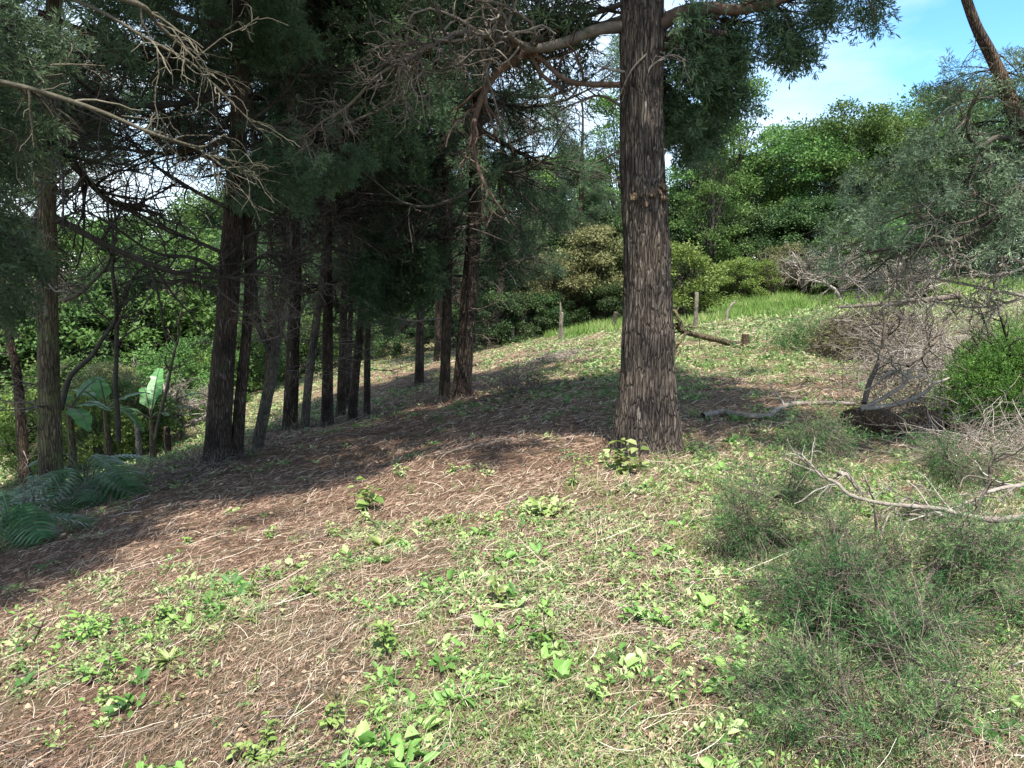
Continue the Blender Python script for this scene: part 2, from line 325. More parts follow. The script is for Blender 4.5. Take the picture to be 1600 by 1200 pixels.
# ------------------------------------------------------------------ ground
# greenness 0..1 (weedy cuttings) against brown needle litter, given at photo pixels
GG = [(800,1200,.75),(0,1200,.25),(1600,1200,.75),(300,1100,.4),(100,1000,.4),(0,930,.0),(300,860,.1),(150,830,.15),(500,800,.15),(800,1000,.75),
      (1200,1000,.85),(1500,950,.9),(600,930,.5),(650,840,.45),(950,850,.7),(1150,800,.8),(1450,780,.85),(850,745,.2),(700,700,.05),(450,760,.1),
      (300,740,.25),(900,660,.15),(650,640,.05),(560,620,.3),(1050,740,.7),(1150,700,.55),(1300,700,.5),(1200,620,.35),(1150,590,.7),
      (850,600,.55),(760,610,.1),(900,560,.6),(800,560,.5),(1000,540,.75),(1250,540,.85),(1150,500,.95),(1300,480,.95),(950,510,1.),(620,590,.2),
      (350,640,.9),(430,620,.9),(290,690,.9),(200,760,.5),(500,640,.6),(1400,560,.7),(1050,640,.4)]
gq = [on(a, b) for a, b, _ in GG]
_gr = rbf_fit([(q[0], q[1]) for q in gq] + [(-30, 40), (30, 60), (-10, 100)], [g[2] for g in GG] + [.9, .9, .9], 0.8)
def green(x, y): return np.clip(_gr(x, y), 0, 1)
nu, nv = 460, 520
vy = np.concatenate([np.linspace(-9, 1.2, 30, endpoint=False), 1.2 * np.exp(np.linspace(0, math.log(600 / 1.2), nv - 30))])
uu = np.linspace(-1, 1, nu); uu = np.sign(uu) * np.abs(uu) ** 1.5
X = uu[None] * (14 + 1.35 * np.maximum(vy, 0))[:, None]; Yg = np.repeat(vy[:, None], nu, 1)
Z = gz(X, Yg)
ii = np.arange(nv - 1)[:, None] * nu + np.arange(nu - 1)[None]
mb = MB(); mb.add(np.stack([X, Yg, Z], -1), np.stack([ii, ii + 1, ii + nu + 1, ii + nu], -1))
gm = bpy.data.materials.new('forest_floor'); gm.use_nodes = True; nt = gm.node_tree; L = nt.links.new; p = nt.nodes['Principled BSDF']
tc = N(nt, 'ShaderNodeTexCoord'); at = N(nt, 'ShaderNodeAttribute', attribute_name='green')
n1 = N(nt, 'ShaderNodeTexNoise', i_Scale=45.0, i_Detail=8.0, i_Roughness=0.75); n2 = N(nt, 'ShaderNodeTexNoise', i_Scale=3.0, i_Detail=6.0); n3 = N(nt, 'ShaderNodeTexNoise', i_Scale=90.0, i_Detail=6.0, i_Roughness=0.8)
for n_ in (n1, n2, n3): L(tc.outputs['Object'], n_.inputs[0])
rb = ramp(nt, [(0.032, 0.02, 0.014), (0.125, 0.078, 0.052), (0.29, 0.20, 0.145)], [0.32, 0.5, 0.7]); L(n1.outputs[0], rb.inputs[0])
rg = ramp(nt, [(0.03, 0.03, 0.016), (0.115, 0.11, 0.055), (0.32, 0.30, 0.19)], [0.32, 0.5, 0.68]); L(n3.outputs[0], rg.inputs[0])
ad = N(nt, 'ShaderNodeMath', operation='MULTIPLY_ADD'); ad.inputs[1].default_value = 1.6; ad.inputs[2].default_value = -0.8; L(n2.outputs[0], ad.inputs[0])
sm = N(nt, 'ShaderNodeMath', operation='ADD', use_clamp=True); L(ad.outputs[0], sm.inputs[0]); L(at.outputs['Fac'], sm.inputs[1])
mx = N(nt, 'ShaderNodeMixRGB'); L(sm.outputs[0], mx.inputs[0]); L(rb.outputs[0], mx.inputs[1]); L(rg.outputs[0], mx.inputs[2]); L(mx.outputs[0], p.inputs['Base Color'])
p.inputs['Roughness'].default_value = 1; p.inputs['Specular IOR Level'].default_value = 0.1
b = N(nt, 'ShaderNodeBump', i_Strength=1.0, i_Distance=0.03); L(n1.outputs[0], b.inputs['Height']); L(b.outputs[0], p.inputs['Normal'])
g = mb.build('ground', gm, smooth=True); tag(g, kind='structure')
a = g.data.attributes.new('green', 'FLOAT', 'POINT'); a.data.foreach_set('value', green(X, Yg).ravel().astype(np.float32) * 0.9)

def scatter(n, y0, y1, amax=56):
    """points on the ground, thinning out with distance"""
    n = int(n * 1.3); r = np.exp(rng.uniform(math.log(y0), math.log(y1), n)); th = rng.uniform(-R(amax), R(amax), n)
    x = r * np.tan(th); return x, r
def ribbons(mb, O, yaw, ln, wd, bend, lift, tint, K=4):
    n = len(O); s = np.linspace(-0.5, 0.5, K)[None]
    th = yaw[:, None] + bend[:, None] * s
    dx = np.cumsum(np.cos(th), 1) / K; dy = np.cumsum(np.sin(th), 1) / K
    x = O[:, :1] + dx * ln[:, None]; y = O[:, 1:2] + dy * ln[:, None]
    z = gz(x.ravel(), y.ravel()).reshape(n, K) + 0.004 + lift[:, None] * (s + 0.5) + rng.random((n, 1)) * 0.02
    px_ = -np.sin(th) * wd[:, None] / 2; py_ = np.cos(th) * wd[:, None] / 2; tilt = rng.uniform(-0.8, 0.8, (n, 1)) * wd[:, None] / 2
    w = np.linspace(1, 0.35, K)[None]
    A = np.stack([x - px_ * w, y - py_ * w, z - tilt], -1); B = np.stack([x + px_ * w, y + py_ * w, z + tilt], -1)
    v = np.stack([A, B], 2)
    i = np.arange(n)[:, None] * K * 2 + np.arange(K - 1)[None] * 2
    f = np.stack([i, i + 1, i + 3, i + 2], -1)
    mb.add(v, f, np.repeat(tint, K - 1))
# pale straws
x, y = scatter(190000, 1.3, 45); gr = green(x, y); keep = rng.random(len(x)) < 0.35 + 0.65 * (fbm(x * 1.1, y * 1.1, 21) > 0.47)
keep &= (rng.random(len(x)) < np.clip(0.35 + gr, 0, 1)); x, y = x[keep], y[keep]; n = len(x)
mb = MB(); sc = np.clip(y / 5, 0.6, 5)
ribbons(mb, np.stack([x, y], 1), rng.normal(0.7, 1.1, n), (0.03 + rng.exponential(0.05, n)) * sc ** 0.6, rng.uniform(0.0014, 0.0034, n) * sc ** 0.9, rng.normal(0, 1.2, n),
        rng.exponential(0.018, n), np.clip(rng.normal(0.42, 0.27, n), 0, 1))
tag(mb.build('straw_litter', M['straw']), 'pale dry grass straws and stalks strewn over the cut slope', 'straw', kind='stuff')
# brown needles
x, y = scatter(200000, 1.3, 40); gr = green(x, y); keep = rng.random(len(x)) < np.clip(1.15 - gr * 0.9, 0.2, 1); x, y = x[keep], y[keep]; n = len(x); sc = np.clip(y / 5, 0.6, 5)
mb = MB()
ribbons(mb, np.stack([x, y], 1), rng.normal(0.55, 0.8, n), rng.uniform(0.03, 0.14, n) * sc ** 0.7, rng.uniform(0.0025, 0.005, n) * sc, rng.normal(0, 1.5, n),
        rng.exponential(0.012, n), rng.random(n))
tag(mb.build('needle_litter', M['needle']), 'red brown fallen cypress needles and twiglets under the trees', 'needle litter', kind='stuff')
# long loose stalks
x, y = scatter(1500, 1.6, 30); n = len(x); sc = np.clip(y / 5, 0.6, 4); mb = MB()
ribbons(mb, np.stack([x, y], 1), rng.normal(0.6, 0.7, n), rng.uniform(0.15, 0.6, n) * sc ** 0.4, rng.uniform(0.0022, 0.0042, n) * sc ** 0.8, rng.normal(0, 1.6, n),
        rng.exponential(0.04, n), np.clip(rng.normal(0.65, 0.25, n), 0, 1), K=7)
tag(mb.build('dry_stalks', M['straw']), 'long bent dry stalks lying along the slope', 'stalks', kind='stuff')
# creeping leafy ground cover
x, y = scatter(52000, 1.4, 45); gr = green(x, y); cl = .5 + 1.5 * (fbm(x * 1.7, y * 1.7, 33) * 0.7 + fbm(x * 6, y * 6, 41, 2) * 0.3 - .5)
keep = cl + (gr - 0.5) * 0.55 + rng.normal(0, 0.05, len(x)) > 0.56; x, y = x[keep], y[keep]; n = len(x)
z = gz(x, y); k = 8; sc = np.clip(y / 4.5, 0.6, 6)
O = np.repeat(np.stack([x, y, z + 0.01], 1), k, 0); s = np.repeat(sc, k); nn = n * k
az = rng.uniform(0, 2 * math.pi, nn); el = rng.uniform(-0.1, 0.9, nn)
D = np.stack([np.cos(az) * np.cos(el), np.sin(az) * np.cos(el), np.sin(el)], 1)
lf = np.repeat(rng.uniform(0.5, 1.3, n), k)
O = O + D * rng.uniform(0.0, 0.035, nn)[:, None] * s[:, None] * np.array([1, 1, 0.6])
mb = MB(); leaves(mb, O, D, np.tile([0, 0, 1.0], (nn, 1)) + rng.normal(0, 0.3, (nn, 3)), rng.uniform(0.014, 0.038, nn) * s ** 0.85 * lf, rng.uniform(0.007, 0.02, nn) * s ** 0.85 * lf,
                  np.clip(np.repeat(rng.normal(0.40, 0.26, n), k) + rng.normal(0, 0.1, nn), 0, 1))
tag(mb.build('ground_cover', M['cover']), 'low patchy creeping green weeds over the sunlit slope', 'ground cover', kind='stuff')
# dead leaves, bark flakes and broken twig bits
x, y = scatter(26000, 1.4, 30); keep = fbm(x * 1.9, y * 1.9, 101, 3) > .5; x, y = x[keep], y[keep]; n = len(x); sc = np.clip(y / 5, .7, 4)
az = rng.uniform(0, 6.28, n); D = np.stack([np.cos(az), np.sin(az), rng.normal(0.05, .25, n)], 1); l_ = rng.uniform(.012, .045, n) * sc ** .8
mb = MB(); leaves(mb, np.stack([x, y, gz(x, y) + .012], 1), D, np.tile([0, 0, 1.0], (n, 1)) + rng.normal(0, .45, (n, 3)), l_, l_ * rng.uniform(.3, .8, n), rng.random(n), .2, .3)
tag(mb.build('dead_leaves', M['needle']), 'curled brown dead leaves and bark flakes in the litter', 'dead leaves', kind='stuff')
x, y = scatter(5200, 1.5, 28); keep = fbm(x * 1.2, y * 1.2, 111, 3) > .48; x, y = x[keep], y[keep]; n = len(x); az = rng.normal(.5, 1.0, n); l_ = (.04 + rng.exponential(.11, n)) * np.clip(y / 5, .8, 3) ** .5
K = 6; s_ = np.linspace(-.5, .5, K); th = az[:, None] + rng.normal(0, .5, (n, 1)) * s_ + rng.normal(0, .12, (n, K)).cumsum(1)
X_ = x[:, None] + np.cumsum(np.cos(th), 1) / K * l_[:, None]; Y_ = y[:, None] + np.cumsum(np.sin(th), 1) / K * l_[:, None]
mb = MB(); tubes(mb, np.stack([X_, Y_, gz(X_, Y_) + .012 + rng.random((n, 1)) * .02], -1), (rng.uniform(.0018, .0045, n) * np.clip(y / 5, .8, 4) ** .8)[:, None] * np.linspace(1, .6, K)[None], 5)
tag(mb.build('twig_litter', M['twig']), 'short broken dark twigs scattered over the slope', 'twigs', kind='stuff')
# broader seedling leaves between the creeping ones
x, y = scatter(8500, 1.5, 22); gr = green(x, y); keep = (fbm(x * 2.3 + 4, y * 2.3, 77, 3) + (gr - .5) * .45 > 0.56); x, y = x[keep], y[keep]; n = len(x); k = 7
O = np.repeat(np.stack([x, y, gz(x, y) + .015], 1), k, 0); nn = n * k; az = rng.uniform(0, 6.28, nn); el = rng.uniform(.0, 1.0, nn); D = np.stack([np.cos(az) * np.cos(el), np.sin(az) * np.cos(el), np.sin(el)], 1)
s_ = np.repeat(np.clip(rng.lognormal(-.25, .5, n), .35, 2.3) * np.clip(y / 5, .8, 3) ** .5, k); O = O + D * rng.uniform(0, .05, nn)[:, None] * [1, 1, .8]
mb = MB(); l_ = rng.uniform(.016, .046, nn) * s_; leaves(mb, O, D, np.tile([0, 0, 1.0], (nn, 1)) + rng.normal(0, .4, (nn, 3)), l_, l_ * np.repeat(rng.uniform(.3, .75, n), k), np.clip(np.repeat(rng.normal(.5, .3, n), k) + rng.normal(0, .1, nn), 0, 1))
tag(mb.build('seedling_cover', M['weed']), 'small broad leaved seedlings sprouting all over the cut slope', 'seedlings', kind='stuff')
# short grass tufts in the near field
x, y = scatter(9000, 1.4, 30); gr = green(x, y); keep = (fbm(x * 1.3 + 9, y * 1.3, 57) + (gr - .5) * .5 > 0.56); x, y = x[keep], y[keep]; n = len(x); k = 9
O = np.repeat(np.stack([x, y, gz(x, y)], 1), k, 0); nn = n * k; s = np.repeat(np.clip(y / 5, .7, 4), k)
O[:, :2] += rng.normal(0, 0.02, (nn, 2)) * s[:, None]
D = rng.normal(0, 0.55, (nn, 3)); D[:, 2] = rng.uniform(0.3, 1.1, nn)
mb = MB(); diamonds(mb, O, D, rng.normal(size=(nn, 3)), rng.uniform(0.04, 0.13, nn) * s ** 0.5, rng.uniform(0.003, 0.006, nn) * s, np.clip(rng.normal(.55, .3, nn), 0, 1), 0.3)
tag(mb.build('grass_tufts', M['grass']), 'short scattered green grass blades on the cut slope', 'grass', kind='stuff')
# tall bright meadow beyond the posts
pts = []
while len(pts) < 60000:
    x = rng.uniform(0, 30, 20000); y = rng.uniform(28, 60, 20000)
    px_ = 800 + x / y * F
    # boundary of uncut grass
    lim = np.interp(px_, [840, 890, 960, 1090, 1250, 1320, 1500], [38, 36.5, 33.5, 29.5, 31, 34, 34])
    k = (y > lim + (fbm(x * .6, y * .6, 3) - .5) * 9) & (fbm(x * 1.1, y * 1.1, 91) > .40) & (px_ > 850) & (px_ < 1600) & (y < lim + 16)
    pts += list(zip(x[k], y[k]))
q = np.array(pts[:60000]); nn = len(q); O = np.stack([q[:, 0], q[:, 1], gz(q[:, 0], q[:, 1])], 1)
D = rng.normal(0, 0.35, (nn, 3)); D[:, 2] = 1
mb = MB(); diamonds(mb, O, D, np.tile([0, -1.0, 0.2], (nn, 1)) + rng.normal(0, .6, (nn, 3)), rng.uniform(0.10, 0.5, nn) * (.5 + fbm(q[:, 0] * .9, q[:, 1] * .9, 61)), rng.uniform(0.015, 0.035, nn), np.clip(rng.normal(.45, .25, nn) + (fbm(q[:, 0] * .7, q[:, 1] * .7, 71) - .5) * 1.5, 0, 1), 0.3)
tag(mb.build('meadow_grass', M['grass']), 'taller bright green uncut grass in front of the far trees', 'grass', kind='stuff')

# ------------------------------------------------------------------ tree builders
def trunk_mesh(path, rad, name, mat, parent, sides=40, flare=0.5, ridge=0.06, lobes=5, seed=0, bumps=()):
    """path (m,3) local to parent; rad list; buttressed, ridged bark geometry"""
    n = max(40, int(np.linalg.norm(np.diff(path, axis=0), axis=1).sum() * 14)); n = min(n, 260)
    p = spline(path, n); r = np.interp(np.linspace(0, 1, n), np.linspace(0, 1, len(rad)), rad)
    T = nrm(np.gradient(p, axis=0)); U = nrm(np.cross(T, [0, 1.0, 0])); V = np.cross(T, U)
    a = np.linspace(0, 2 * math.pi, sides, endpoint=False)
    h = np.concatenate([[0], np.cumsum(np.linalg.norm(np.diff(p, axis=0), axis=1))])
    ph = seed * 1.7
    fl = flare * np.exp(-h / 0.35)[:, None] * (0.55 + 0.45 * np.cos(lobes * a[None] + ph + 0.4 * np.sin(2 * a[None])))
    rd = vnoise(np.broadcast_to(a[None] * sides / 6.3 / 2.5, (n, sides)) + seed * 31, np.broadcast_to(h[:, None] * 2.2, (n, sides)), seed) - 0.5
    rd2 = vnoise(np.broadcast_to(np.abs(a[None] - math.pi) * 1.2, (n, sides)) + seed * 7, np.broadcast_to(h[:, None] * 0.9, (n, sides)), seed + 5) - 0.5
    rr = r[:, None] * (1 + fl + ridge * rd * 2 + 0.12 * rd2)
    for hb_, ab_, am_, sh_ in bumps:      # burls, scars and swellings
        rr = rr * (1 + am_ * np.exp(-((h[:, None] - hb_) / sh_) ** 2 - ((np.angle(np.exp(1j * (a[None] - ab_)))) / (.6 if sh_ > .1 else .3)) ** 2))
    v = p[:, None] + rr[..., None] * (np.cos(a)[None, :, None] * U[:, None] + np.sin(a)[None, :, None] * V[:, None])
    i = np.arange(n - 1)[:, None] * sides; s = np.arange(sides)[None]
    f = np.stack([i + s, i + (s + 1) % sides, i + sides + (s + 1) % sides, i + sides + s], -1)
    m = MB(); m.add(v, f); return m.build(name, mat, parent, smooth=True)

def crown_meshes(h0, H, rmax, nb=46, seed=1, live0=0.25, spray_m=30, nspray=5200, size=(0.22, 0.42), wd=0.05, lean=(0, 0), matf=None, matt=None, nter=3600, hl=0.0, up=1.35, thr=0.40):
    """conifer crown: boughs, dead inner twigs, foliage sprays at the ends. Returns (twig mesh, foliage mesh)"""
    K = 9; z = h0 + (H - h0) * (np.arange(nb) + rng.random(nb)) / nb * 0.97; az = np.arange(nb) * 2.4 + rng.normal(0, .4, nb)
    rel = (z - h0) / (H - h0); ln = rmax * (1 - rel) ** 0.7 * rng.uniform(0.7, 1.1, nb) * np.clip(0.75 + rel * 3, 0, 1) + 0.4
    t = np.linspace(0, 1, K)[None]
    el = rng.uniform(-0.05, 0.35, nb)[:, None] + rel[:, None] * 0.3
    out = ln[:, None] * t; zz = z[:, None] + out * np.tan(el) - 0.16 * ln[:, None] * np.sin(t * 2.6) * (1.2 - rel[:, None]) * 1.2 + 0.10 * ln[:, None] * t ** 3
    w = rng.normal(0, 0.12, (nb, K)).cumsum(1) * 0.35 * t
    a = az[:, None] + w
    Pt = np.stack([np.cos(a) * out + lean[0] * zz, np.sin(a) * out + lean[1] * zz, zz], -1)
    Rd = (0.012 + 0.010 * ln)[:, None] * (1.05 - t) + 0.004
    tw = MB(); tubes(tw, Pt, Rd, 6)
    P2, R2 = sub(Pt, Rd, nb * 16, 0.12, 1, (0.5, 1.7), (0.5, 1.1), -0.12, 5, 0.5, 0.16, 0.5); tubes(tw, P2, R2 + 0.002, 4)
    P3, R3 = sub(P2, R2, nter, 0.1, 1, (0.2, 0.75), (0.5, 1.3), -0.1, 4, 0.6, 0.28, 0.8); tubes(tw, P3, R3 + 0.0022, 3)
    # foliage on the outer part only
    allP = P3; c = allP[:, -1]; rad = np.hypot(c[:, 0] - lean[0] * c[:, 2], c[:, 1] - lean[1] * c[:, 2]); relc = (c[:, 2] - h0) / (H - h0)
    loc = rmax * np.clip(1 - relc, 0.02, 1) ** 0.7
    clump = fbm(c[:, 0] * 1.1 + seed * 13, c[:, 1] * 1.1 + c[:, 2] * 1.3, seed, 2)
    live = (rad / loc > live0 + 0.35 * np.exp(-relc * 6) - relc * 0.2) & (clump > thr - 0.06 * (c[:, 2] > 8)) & (c[:, 2] > hl + 1.2 * np.sin(c[:, 0] * 1.7 + seed))
    idx = np.where(live)[0]; pick = rng.choice(idx, nspray); tt = rng.uniform(0.2, 1, nspray)[:, None]
    j = (tt[:, 0] * 2.999).astype(int); w_ = (tt[:, 0] * 2.999 - j)[:, None]
    O = allP[pick, j] * (1 - w_) + allP[pick, j + 1] * w_; D = nrm(allP[pick, -1] - allP[pick, 0]) + rng.normal(0, 0.45, (nspray, 3)) + [0, 0, -0.1]
    fo = MB(); sprays(fo, O, D, rng.uniform(*size, nspray) * np.where(O[:, 2] > 8.5, up, 1), spray_m, wd, np.clip(rng.normal(0.45, 0.22, nspray), 0, 1))
    return tw.mesh('branches', matt or M['twig_dark'], True), fo.mesh('foliage', matf or M['cypress_dark'])

CR = [crown_meshes(4.0, 17, 4.2, 40, 1, hl=5.4, thr=.50), crown_meshes(4.6, 16, 3.8, 36, 2, hl=6.0, thr=.51), crown_meshes(3.8, 15, 3.6, 36, 3, live0=0.35, hl=4.8, thr=.52), crown_meshes(5.6, 19, 4.0, 38, 4, hl=7, thr=.50)]
CR_G = [(a, None) for a, _ in CR]

ALLT = []
def cypress(label, px, py, Y, pts, wmid, crown, rz=0, sc=1, mat='bark_row', extra=None, flare=0.35, group='cypress trees in the shaded row', name='cypress_tree', sides=32):
    flare *= 0.7
    """pts: photo pixels up the trunk axis; wmid: trunk width in pixels"""
    b = on(px, py) if Y is None else P(px, py, Y); b[2] = gz(b[0], b[1]) - 0.08; Y = b[1]
    t = thing(name, label, 'tree', b, group)
    path = [np.zeros(3)]
    for (x, y_) in pts: path.append(P(x, y_, Y) - b)
    top = path[-1] + (path[-1] - path[-2]) / np.linalg.norm(path[-1] - path[-2]) * 0.5; d = nrm(path[-1] - path[-2]); d = nrm(d * 0.4 + np.array([0, 0, 0.6]))
    hh = 13 - top[2]
    if hh > 0: path += [top + d * hh * 0.35, top + d * hh * 0.7 + [0.05, 0, 0], top + d * hh]
    r0 = wmid / 2 / F * Y; k = len(path)
    zs = np.array([q[2] for q in path]); rad = r0 * np.clip(1.12 - 0.075 * zs, 0.1, 2)
    trunk_mesh(np.array(path), rad, 'trunk', M[mat], t, sides, flare, seed=int(px))
    ALLT.append((t, b, path, group))
    if crown is not None:
        tw, fo = CR[crown]
        o = link('branches', tw, t); o.rotation_euler = (0, 0, rz); o.scale = (sc,) * 3
        ax = np.interp(5, zs, [q[0] for q in path]); o.location = (ax, 0, 0)
        o2 = link('crown', fo, t); o2.rotation_euler = (0, 0, rz); o2.scale = (sc,) * 3; o2.location = o.location
    return t, b, path

# ------------------------------------------------------------------ the big cypress in the middle
b = P(1012, 702, 8.5); b[2] = gz(b[0], b[1]) - 0.1
mt = thing('cypress_tree', 'thick cypress trunk with deeply fissured brown bark standing alone right of centre', 'tree', b)
Yb = b[1]
path = [np.zeros(3)] + [P(x, y, Yb) - b for x, y in [(1012, 660), (1012, 580), (1011, 480), (1008, 360), (1005, 240), (1003, 120), (1003, 0)]]
d = np.array([0, 0, 1.0]); path += [path[-1] + d * 2, path[-1] + d * 5, path[-1] + d * 8 + [0.1, 0, 0]]
rad = [0.37, 0.33, 0.272, 0.25, 0.235, 0.228, 0.222, 0.22, 0.19, 0.13, 0.04]
trunk_mesh(np.array(path), rad, 'trunk', M['bark_main'], mt, 240, 0.27, 0.085, 5, 4,
           bumps=[(2.97, 1.5, .22, .13), (3.08, 1.9, -.12, .07), (1.35, 2.3, .12, .16), (2.2, .9, -.06, .3), (.5, 1.4, -.14, .5), (.35, .7, .10, .3), (4.1, 1.1, .1, .12), (3.9, 2.2, -.08, .25)])
def lp(pts, dY0=0.0, dY1=0.0, n=26, base=None, Yc=None):
    """limb path through photo pixels, at trunk depth plus an offset that grows along the limb; local to base"""
    base = b if base is None else base; Yc = Yb if Yc is None else Yc
    k = len(pts); q = np.array([P(x, y, Yc + dY0 + (dY1 - dY0) * i / (k - 1)) for i, (x, y) in enumerate(pts)]) - base
    return spline(q, n)
def limb(pts, r0, r1, dY, mat, parent, nt2=40, ln2=(0.25, 0.8), nt3=160, ln3=(0.1, 0.35), grav=-0.1, curl=0.2, t0=0.3, name='limb', base=None, Yc=None, Y0=0.0, thick=0.0018, flat=0.6):
    p = wob(lp(pts, Y0, dY, base=base, Yc=Yc), 0.012); r = np.linspace(r0, r1, len(p)); m = MB(); tubes(m, p, r, 12, 0.5, 0.12)
    if nt2:
        P2, R2 = sub(p, r, nt2, t0, 1, ln2, (0.5, 1.3), grav, 7, 0.5, curl, flat); tubes(m, P2, R2 + thick, 5)
        if nt3: P3, R3 = sub(P2, R2, nt3, 0.1, 1, ln3, (0.4, 1.2), grav, 5, 0.6, curl * 1.2, 0.9); tubes(m, P3, R3 + thick, 3)
        else: P3 = P2
    else: P2 = P3 = None
    o = m.build(name, M[mat], parent, smooth=True)
    return p, P2, P3
# dead limbs to the left
limb([(975, 42), (930, 48), (880, 68), (835, 76), (790, 62), (730, 50), (690, 62), (640, 90), (600, 112), (575, 135)], 0.065, 0.009, -0.6, 'twig', mt, 60, (0.4, 1.3), 420, (0.15, 0.5), curl=0.42)
limb([(835, 77), (800, 95), (770, 122), (748, 165), (740, 215), (748, 265), (765, 300), (790, 330)], 0.05, 0.010, -0.2, 'limb_red', mt, 16, (0.3, 0.9), 60, (0.1, 0.4), grav=-0.5, curl=0.25)
limb([(975, 132), (930, 132), (890, 125), (860, 105), (830, 80)], 0.034, 0.02, -0.1, 'limb_red', mt, 10, (0.3, 0.7), 30)
limb([(878, 140), (850, 120), (835, 95), (822, 78)], 0.02, 0.02, -0.1, 'limb_red', mt, 6, (0.3, 0.6), 12)
limb([(575, 135), (540, 168), (500, 195), (470, 215)], 0.016, 0.006, -0.1, 'twig', mt, 22, (0.2, 0.7), 120, (0.1, 0.35), Y0=-0.6, curl=0.4)
limb([(975, 5), (900, 30), (830, 60), (760, 110)], 0.03, 0.01, 0.5, 'twig_dark', mt, 50, (0.4, 1.1), 350, (0.2, 0.5), curl=0.35)
limb([(975, 28), (930, 38), (880, 40)], 0.035, 0.016, 0.4, 'twig_dark', mt, 10, (0.3, 0.6), 40)
limb([(975, 168), (940, 150), (900, 160), (850, 190)], 0.018, 0.006, 0.3, 'twig', mt, 14, (0.3, 0.7), 70, curl=0.3)
limb([(1010, 85), (985, 112), (968, 150), (960, 180)], 0.012, 0.005, -0.35, 'twig', mt, 4, (0.1, 0.3), 8, Y0=-0.22)
limb([(975, 112), (950, 108), (930, 100)], 0.014, 0.008, -0.3, 'twig_pale', mt, 3, (0.05, 0.2), 0, Y0=-0.15)
limb([(1010, 120), (1020, 100), (1050, 85), (1075, 95)], 0.012, 0.005, -0.3, 'twig_pale', mt, 6, (0.1, 0.35), 12, Y0=-0.2)
# limbs to the right
pR, _, _ = limb([(1020, 48), (1060, 22), (1110, 12), (1160, 14), (1215, 2), (1290, -25), (1350, -30)], 0.085, 0.02, -0.3, 'limb_red', mt, 20, (0.3, 0.9), 50, grav=-0.3)
limb([(1025, 62), (1060, 52), (1100, 50), (1136, 52)], 0.055, 0.032, -0.2, 'bark_main', mt, 4, (0.2, 0.4), 6)
limb([(1035, 75), (1080, 55), (1120, 48), (1150, 38), (1190, 34)], 0.03, 0.008, 0.3, 'limb_red', mt, 10, (0.3, 0.7), 30)
# hanging foliage on the right: explicit drooping boughs
def boughs(parent, base, lines, Yc, dens, size, m=30, wd=0.045, mat='cypress', matt='twig_dark', grav=-0.6, ln2=(0.3, 0.8), r=0.018, tint=(0.45, 0.2), flat=0.6, drop=-0.35, t0=0.0):
    tw = MB(); fo = MB()
    for pts, dY, k in lines:
        p = lp(pts, 0, dY, 16, base, Yc); rr = np.linspace(r, r * 0.25, 16); tubes(tw, p, rr, 6)
        P2, R2 = sub(p, rr, int(22 * k), t0, 1, ln2, (0.5, 1.3), grav, 6, 0.5, 0.14, flat); tubes(tw, P2, R2 + 0.0015, 4)
        P3, R3 = sub(P2, R2, int(70 * k), 0.1, 1, (0.12, 0.4), (0.5, 1.2), grav * 0.6, 4, 0.6, 0.2, 0.8); tubes(tw, P3, R3 + 0.001, 3)
        n = int(dens * k); O, D = on_tubes(P3, n, 0.1, 1); n2 = n // 3; O2, D2 = on_tubes(P2, n2, 0.3, 1)
        O = np.vstack([O, O2]); D = np.vstack([D, D2]) + rng.normal(0, 0.4, (n + n2, 3)) + [0, 0, drop]
        sprays(fo, O, D, rng.uniform(*size, n + n2), m, wd, np.clip(rng.normal(*tint, n + n2), 0, 1))
    tw.build('branches', M[matt], parent, True); return fo.build('crown', M[mat], parent)
boughs(mt, b, [([(1030, 60), (1070, 70), (1110, 100), (1140, 130)], 0.6, 1.3), ([(1040, 20), (1090, 40), (1140, 60), (1180, 100)], 0.8, 1.4),
               ([(1060, 15), (1130, 30), (1190, 40), (1250, 60)], 0.2, 1.1), ([(1180, 10), (1240, 0), (1300, -25), (1350, -15)], -0.2, .7),
               ([(1020, 90), (1050, 140), (1080, 165), (1100, 190)], 1.4, 1.3), ([(1030, 120), (1060, 165), (1080, 200)], 1.8, 1.0),
               ([(1200, -5), (1225, 20), (1245, 50)], 0.0, .5)],
       Yb, 250, (0.16, 0.30), 30, 0.05, 'cypress', 'twig_dark', grav=-0.5, ln2=(0.25, 0.6))
boughs(mt, b, [([(970, 20), (900, 10), (820, 20), (740, 40)], 1.6, 1.4), ([(975, 0), (880, -30), (780, -30), (660, -20)], 0.5, 1.2)],
       Yb, 170, (0.2, 0.36), 30, 0.05, 'cypress_dark', grav=-0.3, ln2=(0.4, 0.9))
# the crown above the frame
tw, fo = crown_meshes(6.6, 15, 4.6, 48, 9, live0=0.05, nspray=9000, nter=3600, matf=M['cypress'], up=1.6, thr=.33)
link('branches', tw, mt); link('crown', fo, mt)
# burl with broken stubs on the trunk
m = MB(); c0 = P(1008, 302, Yb) - b
for k in range(14):
    a = rng.uniform(-2.3, -0.7); o = c0 + np.array([math.cos(a) * 0.17, math.sin(a) * 0.17, rng.normal(0, 0.05)])
    d = np.array([math.cos(a), math.sin(a), rng.uniform(-.9, .1)]) * rng.uniform(.07, .14); q = np.linspace(0, 1, 4)[:, None]
    tubes(m, o + d * q, np.array([.075, .06, .035, .008]) * rng.uniform(.5, 1.1), 9, None, 0.5)
m.build('burl', M['bark_log'], mt, True)

